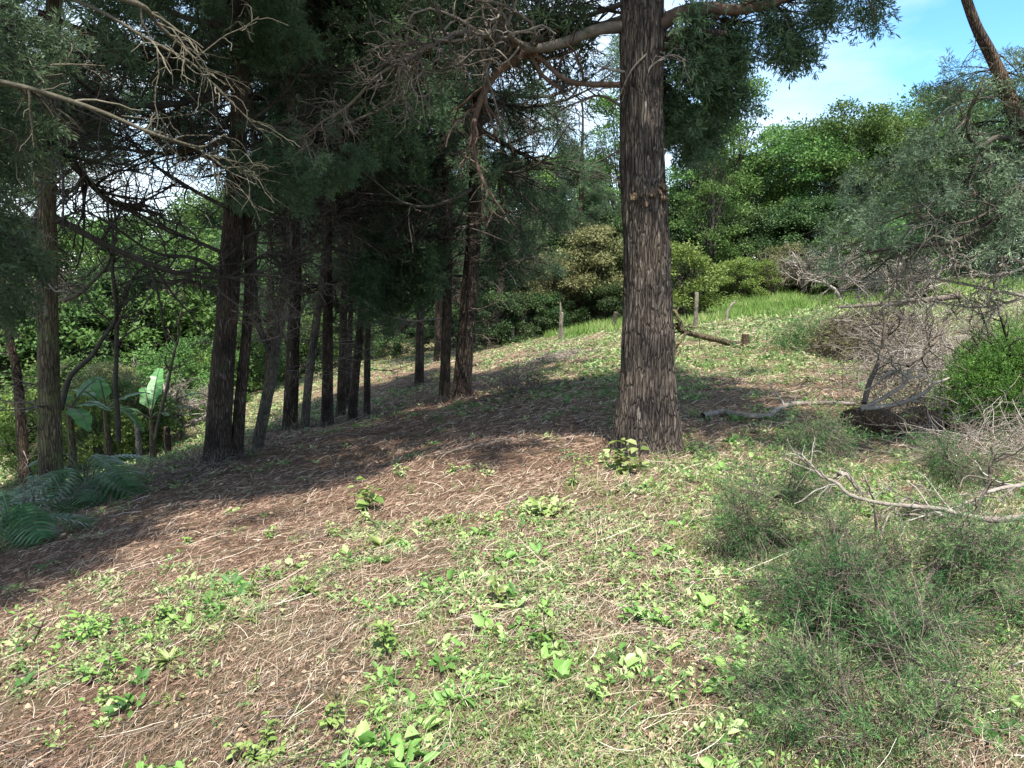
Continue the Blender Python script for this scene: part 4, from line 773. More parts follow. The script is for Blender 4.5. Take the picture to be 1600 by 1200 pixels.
for kind, px, Y, sc, lab in [('lime', 1062, 33, .95, 'lime green shrub close right of the big trunk'), ('lime', 1150, 42, .7, 'small lime shrub right of the tall pale post'), ('lime', 1185, 43, .62, 'low lime shrub at the back of the bright grass'), ('green', 1120, 44, .8, 'mid green shrub behind the tall pale post'),
    ('lime', 1290, 42, .62, 'yellow green shrub left of the brush heap'), ('olive', 1235, 44, .55, 'grey olive shrub at the back of the bright grass'), ('bare', 1200, 43, .6, 'half bare grey shrub by the meadow edge'), ('green', 1330, 40, .9, 'green shrub behind the brush heap'), ('green', 1400, 38, .9, 'green shrub behind the twisted dead branches'),
    ('low', 770, 40, .9, 'dark shrub at the clearing edge right of the twin trunks'), ('low', 810, 41, .8, 'dark shrub beside the thin grey post'), ('low', 850, 42, .75, 'dark shrub left of the pair of pale posts'), ('low', 905, 43, .7, 'dark shrub behind the pale posts'), ('low', 950, 42, .7, 'dark shrub near the short dark post'),
    ('green', 320, 33, .8, 'sunlit shrub beside the distant valley posts'), ('green', 262, 30, .8, 'sunlit shrub behind the banana plant'), ('lime', 300, 35, .8, 'bright shrub behind the row of valley posts'), ('green', 200, 24, .6, 'leafy shrub between the valley post and the split leaves'), ('lime', 240, 27, .5, 'bright low shrub by the valley post'),
    ('lime', 130, 22, .7, 'bright shrub behind the mossy trunk'), ('lime', 40, 24, .8, 'bright shrub at the left edge in the gap below the boughs'), ('green', 90, 26, .9, 'green shrub beside the mossy trunk'), ('olive', 160, 25, .6, 'olive reddish shrub left of the banana leaves'), ('green', 500, 44, .8, 'shrub behind the flaking trunk'), ('low', 440, 42, 1.0, 'dark shrub behind the sapling'),
    ('low', 560, 46, .9, 'dark shrub behind the tight trio'), ('low', 620, 44, .8, 'dark shrub left of the small distant trunk'), ('low', 700, 44, .8, 'dark shrub between the twin trunks'),('green', 385, 38, .8, 'green shrub behind the fused stem'),
    ('lime', 1440, 30, .5, 'yellow green shrub behind the heap under the bare boughs')]:
    bt(kind, lab, px, Y, sc, None, 'shrubs along the clearing edge', 'shrub' if kind != 'olive' else 'small tree')
for px, Y, sc, lab in [(265, 26, .75, 'tangle of bleached bare branches above the banana plants'), (330, 29, .6, 'small bleached bare shrub by the broad trunk'), (225, 30, 1.0, 'taller bare grey shrub left of the banana plants'), (1310, 36, 1.0, 'grey leafless shrub above the brush heap'), (1250, 42, .9, 'grey leafless shrub left of the brush heap'), (1420, 28, .8, 'grey leafless shrub above the twisted branches')]:
    bt('twigs', lab, px, Y, sc, None, 'leafless grey shrubs', 'bare shrub')

# ------------------------------------------------------------------ fence posts and stumps
def post(label, px, py, h, w, mat='post', lean=(0, 0), Y=None, round_=False, grp='weathered fence posts', name='fence_post'):
    q = on(px, py) if Y is None else P(px, py, Y); q[2] = gz(q[0], q[1])
    hh = h / F * q[1]; ww = w / F * q[1] / 2; n = 22; m = MB()
    p = np.linspace([0, 0, -0.15], [lean[0] * hh, lean[1] * hh, hh], n); r = np.full(n, ww * 1.15); r[-2] = ww; r[-1] = ww * 0.15; p[-1] = p[-2] + [0, 0, 0.01]
    tubes(m, wob(p, 0.008), r, 10 if round_ else 5, 0.5, 0.16)
    o = m.build(name, M[mat], None, round_); o.location = q; return tag(o, label, 'post', grp)
post('squared pale post standing alone at the left, nearest the split leaves', 218, 726, 72, 9)
post('pale valley post left of the two close ones, half among leaves', 285, 672, 45, 7, Y=26)
post('thin pale valley post beside the broad trunk', 298, 655, 38, 5, Y=29)
post('faint grey valley post just left of the broad trunk', 315, 640, 42, 5, Y=32)
post('charred short stump post near the banana plant', 263, 708, 50, 9, 'bark_row', round_=True, Y=20, grp='dark stumps')
post('grey square post of the close pair in front of the dark shrubs', 876, 531, 46, 6, lean=(0.02, 0))
post('thin grey post in shade left of the close pair', 801, 528, 26, 5, Y=40)
post('short dark leaning post left of the big trunk', 957, 516, 30, 6, 'bark_grey', lean=(0.18, 0), round_=True)
post('tall pale post right of the big trunk', 1087, 512, 57, 6)
q = P(879, 531, 35.8); q[2] = gz(q[0], q[1]); m = MB(); tubes(m, np.linspace([0.02, 0, -.1], [-0.12, 0.1, 1.75], 8), np.linspace(.06, .04, 8), 6, .5, .1)
o = m.build('fence_strut', M['post']); o.location = q; tag(o, 'thin strut leaning against the grey square post', 'strut')

# ------------------------------------------------------------------ felled wood on the slope
def wood(label, cat, name, segs, Y, mat, twigs=20, ln2=(.2, .6), n3=60, ln3=(.08, .3), curl=.25, grav=-.1, t0=.2, thick=.0015, sides=10, rough=.2, group=None, ground=None):
    """segs: list of (points in photo pixels, depths, r0, r1, part name)"""
    b0 = P(*segs[0][0][0], segs[0][1][0]); t = thing(name, label, cat, b0, group)
    for pts, dep, r0, r1, part in segs:
        dd = np.interp(np.linspace(0, 1, len(pts)), np.linspace(0, 1, len(dep)), dep)
        q = np.array([P(x, y, d) for (x, y), d in zip(pts, dd)])
        if ground is not None:
            for k_, (x, y) in enumerate(pts):
                g_ = on(x, y + ground); q[k_] = P(x, y, g_[1]); q[k_, 2] = max(q[k_, 2], gz(q[k_, 0], q[k_, 1]) + r0 * .5)
            if pts is segs[0][0]: b0[:] = q[0]; t.location = b0
        p = wob(spline(q - b0, 36), r0 * .35); r = np.linspace(r0, r1, 36); m = MB(); tubes(m, p, r, sides, .5, rough)
        if twigs:
            P2, R2 = sub(p, r, twigs, t0, 1, ln2, (.5, 1.3), grav, 7, .5, curl, .8); tubes(m, P2, R2 + thick, 5)
            if n3: P3, R3 = sub(P2, R2, n3, .1, 1, ln3, (.4, 1.2), grav, 5, .6, curl * 1.2, .9); tubes(m, P3, R3 + thick * .7, 3)
        # cut face
        m.build(part, M[mat], t, True)
    return t, b0
wood('bare fallen branch beside a small cut stump, right of the big trunk', 'branch', 'fallen_branch', [([(1162, 541), (1120, 532), (1090, 524), (1066, 517), (1057, 508)], [20.3, 20], .085, .065, 'limb'),
     ([(1066, 517), (1060, 495), (1050, 482), (1035, 478)], [20, 20.3], .06, .03, 'fork'), ([(1072, 520), (1062, 535), (1048, 543)], [20, 19.6], .04, .02, 'fork'), ([(1060, 512), (1050, 505), (1035, 503)], [20, 20.2], .035, .015, 'fork')], 20, 'bark_moss', 8, (.3, 1.0), 30, t0=.4, thick=.006)
q = on(1166, 541); m = MB(); tubes(m, np.linspace([0, 0, -.1], [-.03, 0, .30], 8), np.linspace(.13, .09, 8), 12, .5, .2); o = m.build('stump', M['bark_log'], None, True); o.location = q
tag(o, 'small dark cut stump at the end of the fallen branch right of the big trunk', 'stump')
m = MB(); tubes(m, np.array([[-.03, 0, .30], [-.03, 0, .32], [-.035, 0, .335], [-.03, 0, .338]]), np.array([.088, .09, .085, .002]), 12, .5, .2); m.build('cut_face', M['wood_cut'], o, True)
wood('short bare stick standing up out of the bright grass', 'stick', 'bare_stick', [([(1135, 500), (1138, 485), (1146, 474), (1150, 470)], [27, 27], .05, .02, 'stem')], 27, 'twig_pale', 3, (.1, .3), 0, thick=.004)
wood('short dead stick leaning beside the brush heap', 'stick', 'bare_stick', [([(1222, 522), (1236, 512), (1248, 500)], [19, 19.4], .03, .015, 'stem')], 19, 'twig_dark', 6, (.1, .4), 0, thick=.004)
q = on(1210, 488); m = MB(); tubes(m, np.linspace([0, 0, -.1], [0, 0, .16], 5), np.array([.16, .16, .15, .13, .01]), 10, .5, .3); o = m.build('stump', M['bark_row'], None, True); o.location = q; tag(o, 'round dark little stump in the bright grass', 'stump')
wood('long gently bent dead branch lying on the slope right of the big trunk', 'branch', 'fallen_branch', [([(1098, 650), (1130, 645), (1160, 650), (1195, 651), (1215, 640), (1250, 630), (1290, 630), (1340, 634)], [10.9, 10.4, 10.2, 10.2], .046, .034, 'limb')], 10.5, 'twig_pale', 12, (.2, .6), 50, t0=.5, ground=5)
t, b0 = wood('dark log with stringy bark lying under the pale forked branch', 'log', 'log', [([(1318, 662), (1350, 660), (1385, 663), (1430, 668), (1480, 676)], [9.7, 9.6], .17, .13, 'trunk')], 9.6, 'bark_log', 0, sides=22, rough=.22, ground=16)
wood('pale forked bare branch arching over the log', 'branch', 'fallen_branch', [([(1345, 640), (1380, 622), (1408, 605), (1420, 590), (1422, 575)], [8.6, 8.6], .026, .018, 'limb'), ([(1420, 590), (1400, 580), (1375, 595), (1352, 610)], [8.6, 8.7], .022, .008, 'fork'),
      ([(1350, 638), (1400, 632), (1430, 620), (1460, 600), (1485, 590)], [8.6, 8.9], .030, .014, 'fork'), ([(1415, 572), (1395, 565), (1380, 556)], [8.6, 8.6], .010, .004, 'fork')], 9.2, 'twig_pale', 6, (.15, .5), 30)
wood('twisted dark dead branch rising over the log toward the brush heap', 'branch', 'fallen_branch', [([(1350, 630), (1358, 600), (1372, 570), (1380, 545), (1390, 510), (1410, 490)], [9.0, 9.6], .034, .012, 'limb'), ([(1418, 572), (1440, 555), (1462, 530), (1475, 505), (1495, 490)], [9.2, 9.4], .026, .010, 'fork'),
      ([(1378, 545), (1382, 500), (1378, 470), (1395, 455)], [9.2, 9.4], .018, .006, 'fork')], 9.8, 'twig', 12, (.2, .7), 80)
def brush(label, px, py, Y, wpx, hpx, n, mat='twig_pale', ln=(.4, 1.3), r=.006, seed=0, n3=3, name='brush_pile', zmin=-.2, group=None, spreadY=.8, dirz=.35, cat='brush heap'):
    b0 = P(px, py, Y); b0[2] = gz(b0[0], b0[1]); t = thing(name, label, cat, b0, group); s = Y / F; m = MB()
    o = np.stack([rng.normal(0, .42, n) * wpx * s / 2, rng.normal(0, spreadY, n), np.abs(rng.normal(0, .5, n)) * hpx * s], 1)
    for k in range(n): o[k, 2] *= math.exp(-(o[k, 0] / (wpx * s / 2)) ** 2)
    o[:, 2] += gz(o[:, 0] + b0[0], o[:, 1] + b0[1]) - b0[2]
    d = rng.normal(size=(n, 3)); d[:, 2] = np.abs(d[:, 2]) * dirz + .05; d = nrm(d); l = rng.uniform(*ln, n)[:, None]; K = 7; pts = [o]; dd = d
    for k in range(K - 1): dd = nrm(dd + rng.normal(0, .16, (n, 3)) + [0, 0, -.05]); pts.append(pts[-1] + dd * l / (K - 1))
    Pt = np.stack(pts, 1); Rd = (rng.uniform(.5, 1.4, n) * r)[:, None] * np.linspace(1, .35, K)[None]; tubes(m, Pt, Rd, 5)
    if n3:
        P3, R3 = sub(Pt, Rd, n * n3, .1, 1, (ln[0] * .3, ln[1] * .5), (.3, 1.1), 0, 5, .6, .3, .9); tubes(m, P3, R3 + r * .25, 3)
    m.build('branches', M[mat], t, True); return t, b0
brush('heap of dead brown twigs behind the log, below the green bush', 1440, 640, 9.9, 190, 50, 260, 'twig', (.3, 1.0), .006)
brush('pale tangle of thin dead branches left of the green bush', 1430, 560, 12.5, 200, 90, 240, 'twig_pale', (.4, 1.3), .006)
brush('tall grey tangle of dead branches under the right cypress', 1480, 480, 13.5, 260, 120, 220, 'twig_pale', (.5, 1.6), .007, dirz=.7)
brush('pile of short dead sticks against the foot of the thick twin trunk', 812, 612, 16, 110, 22, 120, 'twig', (.3, .8), .009, n3=2)
brush('small heap of raked dry stems on the slope above the twin trunks', 870, 555, 24, 150, 10, 220, 'twig_pale', (.3, .7), .010, n3=0)
brush('scatter of dead twigs at the foot of the broad leaning trunk', 330, 722, 11.6, 120, 16, 120, 'twig', (.2, .6), .005)
brush('dead stalks standing below the mossy trunk', 110, 800, 9.6, 130, 40, 120, 'twig', (.3, .8), .004, dirz=1.2)
brush('raked dead twigs beside the right edge behind the felled branch', 1560, 680, 7.4, 260, 30, 260, 'twig_pale', (.3, .9), .004)
# hay heap: dome of arched straw and fine cypress twigs
hb = P(1372, 525, 17); hb[2] = gz(hb[0], hb[1]); ht = thing('brush_pile', 'domed heap of dry drooping twigs and faded foliage with a grey bough on top', 'brush heap', hb)
n = 9000; a = rng.uniform(0, 2 * math.pi, n); e = np.arccos(rng.uniform(0, 1, n)); rx, ry, rz_ = 1.2, 1.0, 0.92
nn_ = np.stack([np.cos(a) * np.sin(e), np.sin(a) * np.sin(e), np.cos(e)], 1); o = nn_ * [rx, ry, rz_] * rng.uniform(.7, 1.05, (n, 1)) * (1 + .18 * np.sin(a * 3 + 1))[:, None]
d = nrm(nn_ * [1, 1, .1] + rng.normal(0, .35, (n, 3)) + [0, 0, -.75]); l = rng.uniform(.15, .55, n)[:, None]; pts = [o]; dd = d
for k in range(3): dd = nrm(dd + rng.normal(0, .2, (n, 3)) + [0, 0, -.1]); pts.append(pts[-1] + dd * l / 3)
m = MB(); tubes(m, np.stack(pts, 1), rng.uniform(.004, .009, n)[:, None] * np.linspace(1, .4, 4)[None], 3, rng.random(n)); m.build('twigs', M['twig'], ht)
m = MB(); k_ = 1700; s_ = rng.choice(n, k_); s_ = s_[o[s_, 0] < .4]; sprays(m, o[s_], d[s_], rng.uniform(.2, .45, len(s_)), 16, .06); m.build('foliage', M['broad_olive'], ht)
lp_ = [(1310, 480), (1370, 476), (1440, 470), (1500, 462)]; m = MB(); tubes(m, spline(np.array([P(x, y, 16.4) for x, y in lp_]) - hb, 14), np.linspace(.03, .07, 14), 8, .5, .3); m.build('bough', M['twig'], ht, True)
gb = P(1290, 530, 18.5); gb[2] = gz(gb[0], gb[1]); t = thing('brush_pile', 'low heap of cut green grey foliage left of the domed heap', 'brush heap', gb)
n = 2600; o = np.stack([rng.normal(0, .55, n), rng.normal(0, .5, n), np.abs(rng.normal(0, .28, n))], 1); m = MB(); sprays(m, o, rng.normal(0, 1, (n, 3)) + [0, 0, .3], rng.uniform(.12, .3, n), 16, .06); m.build('foliage', M['felled'], t)

# fine leaved green bush at the right edge
gb = P(1590, 640, 9.2); gb[2] = gz(gb[0], gb[1]); t = thing('bush', 'dense bright green fine leaved bush at the right edge', 'bush', gb)
m = MB(); o = np.zeros((1, 2, 3)); o[0, 1] = [0, 0, .3]; a1, r1 = sub(o, np.full((1, 2), .05), 26, 0, 1, (.8, 1.5), (.2, 1.2), .1, 7, .5, .12, .8); tubes(m, a1, r1 + .004, 5)
a2, r2 = sub(a1, r1, 300, .2, 1, (.2, .6), (.4, 1.1), .1, 5, .6, .2, .8); tubes(m, a2, r2 + .002, 4); m.build('branches', M['twig_dark'], t, True)
n = 9000; v = nrm(rng.normal(size=(n, 3))); v[:, 2] = np.abs(v[:, 2]); lump = 1 + .25 * (fbm(v[:, 0] * 3 + 5, v[:, 1] * 3 + v[:, 2] * 3, 8) - .5) * 2
o = v * [.95, .8, 1.22] * (rng.uniform(.45, 1.0, (n, 1))) * lump[:, None]; m = MB(); sprays(m, o, v + rng.normal(0, .4, (n, 3)) + [0, 0, .5], rng.uniform(.07, .15, n), 16, .07); m.build('foliage', M['bush'], t)

# ------------------------------------------------------------------ felled cypress limb in the right foreground
fb = P(1600, 806, 4.2); ft = thing('felled_branch', 'felled forked cypress limb with bare pale wood and drooping green sprays in the right foreground', 'branch', fb)
def fl(pts, dep, r0, r1, mat='twig_pale', n2=14, ln2=(.1, .4), n3=30, t0=.2, curl=.22, grav=-.15, name='limb'):
    dd = np.interp(np.linspace(0, 1, len(pts)), np.linspace(0, 1, len(dep)), dep)
    p = wob(spline(np.array([P(x, y, d) for (x, y), d in zip(pts, dd)]) - fb, 50), .008); r = np.linspace(r0, r1, 50) * (1 + .12 * rng.standard_normal(50).cumsum() * .15); m = MB(); tubes(m, p, np.abs(r), 12, .5, .16)
    if n2:
        P2, R2 = sub(p, r, n2, t0, 1, ln2, (.4, 1.2), grav, 7, .45, curl, .8); tubes(m, P2, R2 + .0012, 5)
        P3, R3 = sub(P2, R2, n3, .1, 1, (.05, .2), (.4, 1.2), grav, 5, .6, curl * 1.2, .9); tubes(m, P3, R3 + .0008, 3)
    m.build(name, M[mat], ft, True)
fl([(1700, 820), (1600, 808), (1560, 812), (1520, 808), (1470, 798), (1420, 790), (1370, 785), (1330, 773), (1310, 755), (1285, 742), (1262, 722), (1240, 718)], [3.9, 4.0, 4.2, 4.5], .021, .005)
fl([(1560, 812), (1500, 806), (1440, 806), (1390, 806)], [4.3, 4.6], .016, .004)
fl([(1640, 760), (1600, 757), (1560, 765), (1530, 775), (1500, 790), (1480, 800)], [4.4, 4.4], .016, .006)
fl([(1520, 808), (1500, 840), (1480, 865), (1455, 895), (1440, 930), (1432, 965), (1415, 1000)], [4.05, 3.1], .019, .008, 'twig')
fl([(1500, 870), (1525, 800), (1545, 760), (1550, 720), (1560, 690)], [4.0, 4.1], .012, .005, 'twig')
fl([(1370, 830), (1366, 790), (1352, 745)], [4.5, 4.4], .010, .005, n2=3, n3=4); fl([(1365, 880), (1372, 840), (1385, 815), (1415, 780)], [4.2, 4.5], .009, .004, n2=5, n3=6)
fl([(1345, 770), (1320, 740), (1300, 745)], [4.6, 4.7], .014, .010, n2=3, n3=4)
fl([(1640, 880), (1600, 860), (1570, 845), (1540, 830)], [3.9, 4.1], .012, .004)
fl([(1640, 1040), (1590, 1035), (1572, 1060), (1560, 1110)], [2.9, 2.9], .006, .003, n2=3, n3=4)
fl([(1240, 1040), (1290, 1050), (1330, 1065), (1350, 1090)], [3.0, 3.0], .005, .003, 'limb_red', n2=18, n3=60, t0=0, curl=.35)
fl([(1150, 910), (1240, 905), (1330, 925), (1420, 960)], [3.9, 3.5], .004, .004, 'twig', n2=22, n3=120, t0=0)
fl([(1180, 1000), (1280, 1050), (1400, 1090), (1500, 1130)], [3.0, 2.8], .004, .004, 'twig', n2=22, n3=120, t0=0)
def fronds(spec):
    for px, py, Y, ang, ln, n, tn in spec:
        """n fronds fanning from a point: ang = screen direction in degrees, ln = length in pixels"""
        lines = []
        for k in range(n):
            a_ = R(ang + rng.normal(0, 48)); l_ = ln * rng.uniform(.5, 1.6); x0, y0 = px + rng.normal(0, 16), py + rng.normal(0, 12)
            pts = [(x0, y0), (x0 + .4 * l_ * math.cos(a_), y0 - .4 * l_ * math.sin(a_) - .05 * l_), (x0 + .75 * l_ * math.cos(a_), y0 - .75 * l_ * math.sin(a_)), (x0 + l_ * math.cos(a_), y0 - l_ * math.sin(a_) + .12 * l_)]
            lines.append((pts, rng.normal(0, .12), 1.0))
        boughs(ft, fb, lines, Y, 52, (.05, .13), 30, .030, 'felled', 'twig', grav=-.25, ln2=(.06, .2), r=.0035, tint=(tn, .18), flat=.9, drop=-.1)
fronds([(1215, 800, 4.7, 120, 55, 6, .3), (1190, 830, 4.6, 200, 45, 4, .3), (1290, 700, 6.0, 90, 45, 4, .4), (1500, 745, 5.1, 100, 45, 6, .35),
        (1330, 880, 4.1, 170, 80, 4, .6), (1400, 890, 3.9, 140, 70, 3, .6), (1370, 960, 3.4, 180, 75, 14, .12), (1330, 960, 3.4, 120, 50, 5, .2), (1540, 905, 3.6, 60, 75, 7, .4), (1580, 960, 3.4, 20, 60, 5, .4),
        (1390, 1080, 3.0, 190, 110, 7, .4), (1290, 1110, 2.75, 170, 80, 7, .4), (1470, 1100, 2.9, -20, 80, 3, .5), (1380, 1150, 2.55, 200, 110, 7, .55), (1280, 930, 3.7, 190, 60, 3, .25), (1470, 1000, 3.3, 20, 60, 3, .5),
        (1300, 1165, 2.5, 185, 90, 6, .35), (1400, 1185, 2.4, 170, 110, 6, .5), (1480, 1160, 2.5, 10, 90, 5, .5), (1240, 1080, 2.8, 200, 60, 4, .3), (1420, 1060, 2.85, 100, 60, 4, .3)])

# ------------------------------------------------------------------ banana and split-leaved plants
def banana(label, px, py, Y, specs, group='broad banana like plants'):
    """specs: (azimuth, length, rise, width)"""
    b0 = P(px, py, Y); zg = float(gz(b0[0], b0[1])); t = thing('banana_plant', label, 'banana plant', (b0[0], b0[1], zg), group)
    hz_ = b0[2] - zg; m = MB(); tubes(m, np.linspace([0, 0, -.1], [0, 0, hz_], 8), np.linspace(.09, .05, 8), 10, .5, .1); m.build('stem', M['bark_moss'], t, True)
    for az, ln, rise, w in specs:
        K = 15; s = np.linspace(0, 1, K); d = np.array([math.cos(az), math.sin(az), 0]); sd_ = np.array([-math.sin(az), math.cos(az), 0])
        x = s * ln * (.95 - .2 * rise); z = hz_ + rise * ln * s - (.35 + .3 * rng.random()) * ln * s ** 2.4
        c = x[:, None] * d + np.stack([0 * s, 0 * s, z], 1); ww = w * np.clip((s - .18) * 5, 0, 1) * np.sqrt(np.clip(1.02 - s, 0, 1)) ** .8
        m = MB()
        for sg in (-1, 1):
            e = c + sg * ww[:, None] * (sd_ + rng.normal(0, .04, 3)) + np.array([0, 0, 1.0]) * (ww * (.35 - .5 * rng.random()))[:, None] + rng.normal(0, .012, (K, 3))
            for k in range(2, K - 1):
                g_ = .97 if rng.random() < .6 else .80
                a0, a1 = c[k], c[k + 1]; b_0, b_1 = e[k], e[k] * (1 - g_) + e[k + 1] * g_
                m.add(np.array([a0, a1, b_1, b_0]), [[0, 1, 2, 3]], [rng.uniform(.3, .8)])
        me = m.build('leaf', M['banana'], t)
        m = MB(); tubes(m, c, np.linspace(.022, .006, K), 5); m.build('midrib', M['twig_moss'], me, True)
banana('banana plant with upright torn leaves in the valley gap', 236, 655, 18.5, [(1.7, 1.3, 1.3, .22), (.3, 1.6, .75, .17), (.05, 1.4, .55, .14), (3.0, 1.2, .5, .15), (2.2, 1.0, 1.2, .2), (-.6, .9, .6, .15)])
banana('banana plant whose broad glowing leaf catches light beside the split leaves', 165, 640, 15, [(.4, 1.0, .7, .26), (2.9, 1.2, .8, .24), (-.4, 1.1, .3, .2), (2.2, .9, 1.1, .2)])
banana('banana plant with a wide sunlit leaf tucked behind the mossy trunk', 108, 640, 13.5, [(.9, .9, 1.0, .22), (.2, .8, .5, .26), (2.4, .9, .6, .2), (-.7, .9, .2, .22)])
def split_plant(label, px, py, Y, nleaf, ln, seed):
    b0 = P(px, py, Y); b0[2] = gz(b0[0], b0[1]); t = thing('split_leaf_plant', label, 'leafy plant', b0, 'big split leaved plants')
    r = np.random.default_rng(seed)
    for q in range(nleaf):
        az = r.uniform(0, 2 * math.pi) if q % 3 else r.uniform(-2.6, -.3); h = r.uniform(.25, 1.1) * ln; Ln = ln * r.uniform(.75, 1.15)
        d = np.array([math.cos(az), math.sin(az), 0]); sd_ = np.array([-math.sin(az), math.cos(az), 0]); hub = d * r.uniform(.25, .8) * ln + [0, 0, h]
        m = MB(); tubes(m, spline([[0, 0, 0], hub * [.5, .5, .8], hub], 6), np.linspace(.016, .008, 6), 5); stem = m.build('leaf_stalk', M['monstera'], t, True)
        K = 12; s = np.linspace(0, 1, K); dirz = r.uniform(-.55, .15); c = hub + (s * Ln)[:, None] * (d + [0, 0, dirz]) - np.stack([0 * s, 0 * s, .25 * Ln * s ** 2], 1)
        m = MB()
        for sg in (-1, 1):
            for k in range(K - 1):
                ll = .62 * Ln * math.sin(math.pi * (.18 + .78 * s[k])) ** .8; dd = nrm(d * (.35 + .7 * s[k]) + sd_ * sg * 1.0 + [0, 0, .18]); side = nrm(c[k + 1] - c[k]); w0 = Ln / K * .98
                pts = [c[k] + dd * ll * u + np.array([0, 0, -.42 * ll * u ** 2]) for u in (0, .35, .7, 1)]; wv = [w0, w0 * .8, w0 * .62, w0 * .12]
                v = []
                for pq, wq in zip(pts, wv): v += [pq, pq + side * wq]
                m.add(np.array(v), [[0, 1, 3, 2], [2, 3, 5, 4], [4, 5, 7, 6]], r.uniform(.2, .9))
        m.build('leaf', M['monstera'], t)
split_plant('big split leaved plant with blue green fronds right of the mossy trunk', 138, 755, 10.2, 14, .62, 4)
split_plant('big split leaved plant lying lowest at the left edge', 22, 850, 7.6, 11, .50, 5)
split_plant('dim split leaved plant at the left edge behind the mossy trunk', 22, 730, 11.5, 9, .55, 6)
split_plant('smaller split leaved plant above the blue green fronds', 128, 690, 11.6, 9, .6, 9)

# ------------------------------------------------------------------ separate weeds
def weed(label, px, py, kind, hpx, wpx, tint=.5):
    q = on(px, py); s = q[1] / F; h = hpx * s * 1.1; w = wpx * s * .62; t = thing('weed', label, 'weed', q, 'weeds standing out of the cut slope')
    st_ = MB(); lf = MB()
    if kind == 'rosette':
        n = int(26 + wpx * .3); az = rng.uniform(0, 6.28, n); el = rng.uniform(.1, 1.1, n); D = np.stack([np.cos(az) * np.cos(el), np.sin(az) * np.cos(el), np.sin(el)], 1)
        O = D * .01; leaves(lf, O, D, np.tile([0, 0, 1.0], (n, 1)), rng.uniform(.6, 1.1, n) * w * 1.25, rng.uniform(.12, .2, n) * w * 1.3, np.clip(rng.normal(tint, .15, n), 0, 1), .2, .35)
        tubes(st_, np.linspace([0, 0, -.02], [0, 0, h * .4], 4), np.full(4, .003), 5)
    else:
        ns = max(3, int(wpx / 12)) if kind == 'clump' else (3 if kind == 'leafy' else max(2, int(wpx / 18)))
        tips = np.stack([rng.normal(0, .45, ns) * w, rng.normal(0, .45, ns) * w, rng.uniform(.5, 1, ns) * h], 1); base_ = tips * [.5, .5, 0]; base_[:, 2] -= .02
        pp = np.stack([base_, base_ * .5 + tips * .5 + rng.normal(0, .1 * w, (ns, 3)), tips], 1); tubes(st_, pp, np.tile([.004, .003, .0015], (ns, 1)), 5)
        k = {'clump': 16, 'leafy': 12, 'upright': 26}[kind]; n = ns * k; i = np.repeat(np.arange(ns), k); u = rng.uniform(.15, 1, n)[:, None]
        O = pp[i, 0] * (1 - u) + pp[i, 2] * u; az = rng.uniform(0, 6.28, n); el = rng.uniform(-.2, .7, n); D = np.stack([np.cos(az) * np.cos(el), np.sin(az) * np.cos(el), np.sin(el)], 1)
        ll = {'clump': .30, 'leafy': .42, 'upright': .28}[kind] * max(h, w); wf = {'clump': .6, 'leafy': .68, 'upright': .26}[kind]
        L_ = rng.uniform(.6, 1.15, n) * ll * (1.15 - .5 * u[:, 0]); leaves(lf, O + D * ll * .15, D, np.tile([0, 0, 1.0], (n, 1)) + rng.normal(0, .25, (n, 3)), L_, L_ * wf, np.clip(rng.normal(tint, .16, n), 0, 1), .15, .25)
    st_.build('stem', M['twig_moss'], t, True); lf.build('leaves', M['weed'], t)
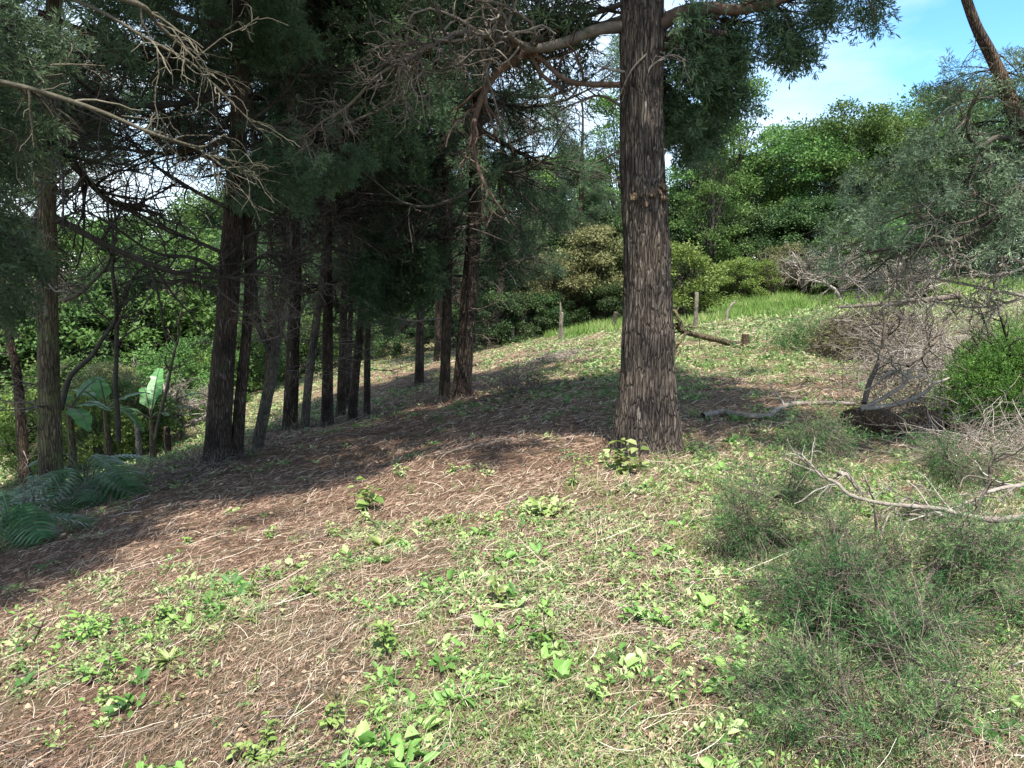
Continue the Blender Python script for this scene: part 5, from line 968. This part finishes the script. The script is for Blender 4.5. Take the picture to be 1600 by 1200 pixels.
for a in [('leafy seedling with large round leaves at the foot of the big trunk', 985, 738, 'leafy', 55, 50, .75), ('pale little seedling left of the one at the big trunk', 945, 722, 'leafy', 20, 30, .9), ('small pale weed alone in the brown shadow edge', 702, 742, 'leafy', 18, 26, .85),
          ('leafy dark green weed at the shadow edge in the middle', 565, 800, 'leafy', 48, 52, .5), ('small weed right of the middle shadow edge', 628, 745, 'leafy', 20, 26, .5), ('narrow leaved weed under the small one at the shadow edge', 642, 772, 'upright', 22, 30, .6), ('pointed tuft weed on the sunny brown patch', 597, 860, 'rosette', 30, 46, .75),
          ('weed cluster left of the pointed tuft', 520, 838, 'clump', 30, 40, .7), ('shaded weed low on the left slope', 423, 840, 'clump', 24, 34, .4), ('bright narrow leaved weed by the shadow edge at the left', 388, 938, 'upright', 50, 34, .7), ('wide leafy weed patch beside the narrow leaved one at the left', 290, 960, 'clump', 34, 80, .55),
          ('bluish leafy weed left of centre', 482, 935, 'leafy', 34, 50, .45), ('broad leaf patch of weeds far left', 150, 998, 'clump', 30, 90, .6), ('dark green weed below the far left patch', 160, 1062, 'leafy', 38, 80, .45), ('yellow green weed below the dark one at the left', 175, 1098, 'leafy', 30, 40, .85),
          ('bright small weed in the left foreground', 265, 1038, 'rosette', 26, 44, .85), ('round leaved seedling alone on bare litter at the left', 272, 1100, 'leafy', 22, 34, .7), ('narrow leaved seedling in the lower left', 400, 1082, 'upright', 36, 40, .6), ('weed with two curled leaves above the lower left seedlings', 398, 975, 'leafy', 20, 36, .4),
          ('weed with one broad veined leaf near the bottom', 527, 1145, 'leafy', 44, 40, .6), ('single very large round leaf weed near the bottom', 572, 1140, 'leafy', 30, 64, .75), ('tall dense weed in the lower middle', 605, 1020, 'clump', 60, 60, .5), ('pale wide leaved weed in the middle foreground', 785, 945, 'leafy', 40, 80, .8),
          ('long leaved dark tuft in the middle foreground', 845, 1010, 'upright', 50, 86, .5), ('dark leafy clump below the big trunk', 1012, 972, 'clump', 42, 90, .45), ('bright leafy tuft left of the felled sprays', 1105, 858, 'upright', 44, 46, .9), ('low weed patch on the crest left of centre', 690, 822, 'clump', 20, 60, .6),
          ('bright low weed patch on the crest below the big trunk', 845, 808, 'clump', 26, 100, .8), ('small pair of leaves in the left shade', 298, 852, 'leafy', 14, 34, .6), ('shaded small weed at the far left slope', 112, 902, 'leafy', 14, 24, .5), ('stem with whorled leaves left of the big trunk', 895, 758, 'upright', 40, 22, .7),
          ('fine grassy tuft in the middle', 780, 880, 'upright', 34, 50, .7), ('low green tuft above the dark leafy clump', 925, 880, 'upright', 34, 60, .5), ('leafy weed near the bottom, below the long leaved tuft', 830, 1120, 'leafy', 34, 60, .7), ('green clump at the bottom edge left of centre', 410, 1185, 'clump', 40, 110, .65),
          ('leafy weed at the bottom right of centre', 930, 1090, 'leafy', 40, 60, .7), ('green weed under the felled sprays', 1185, 1000, 'clump', 40, 70, .6), ('bright weed beyond the felled sprays', 1065, 790, 'upright', 30, 60, .75)]:
    weed(*a)
# stick at the lower left edge
wood('pale dead stick lying at the lower left edge', 'stick', 'fallen_stick', [([(-40, 1045), (0, 1030), (35, 1015), (55, 1008)], [3.9, 4.0], .012, .008, 'stem'), ([(48, 1008), (62, 985), (72, 965)], [4.0, 4.0], .007, .004, 'fork')], 4, 'twig_moss', 2, (.05, .15), 0)
wood('thin dark stick on the sunny litter at the left', 'stick', 'fallen_stick', [([(187, 936), (210, 940), (235, 938)], [4.75, 4.7], .009, .005, 'stem')], 4.7, 'limb_red', 2, (.03, .1), 0)
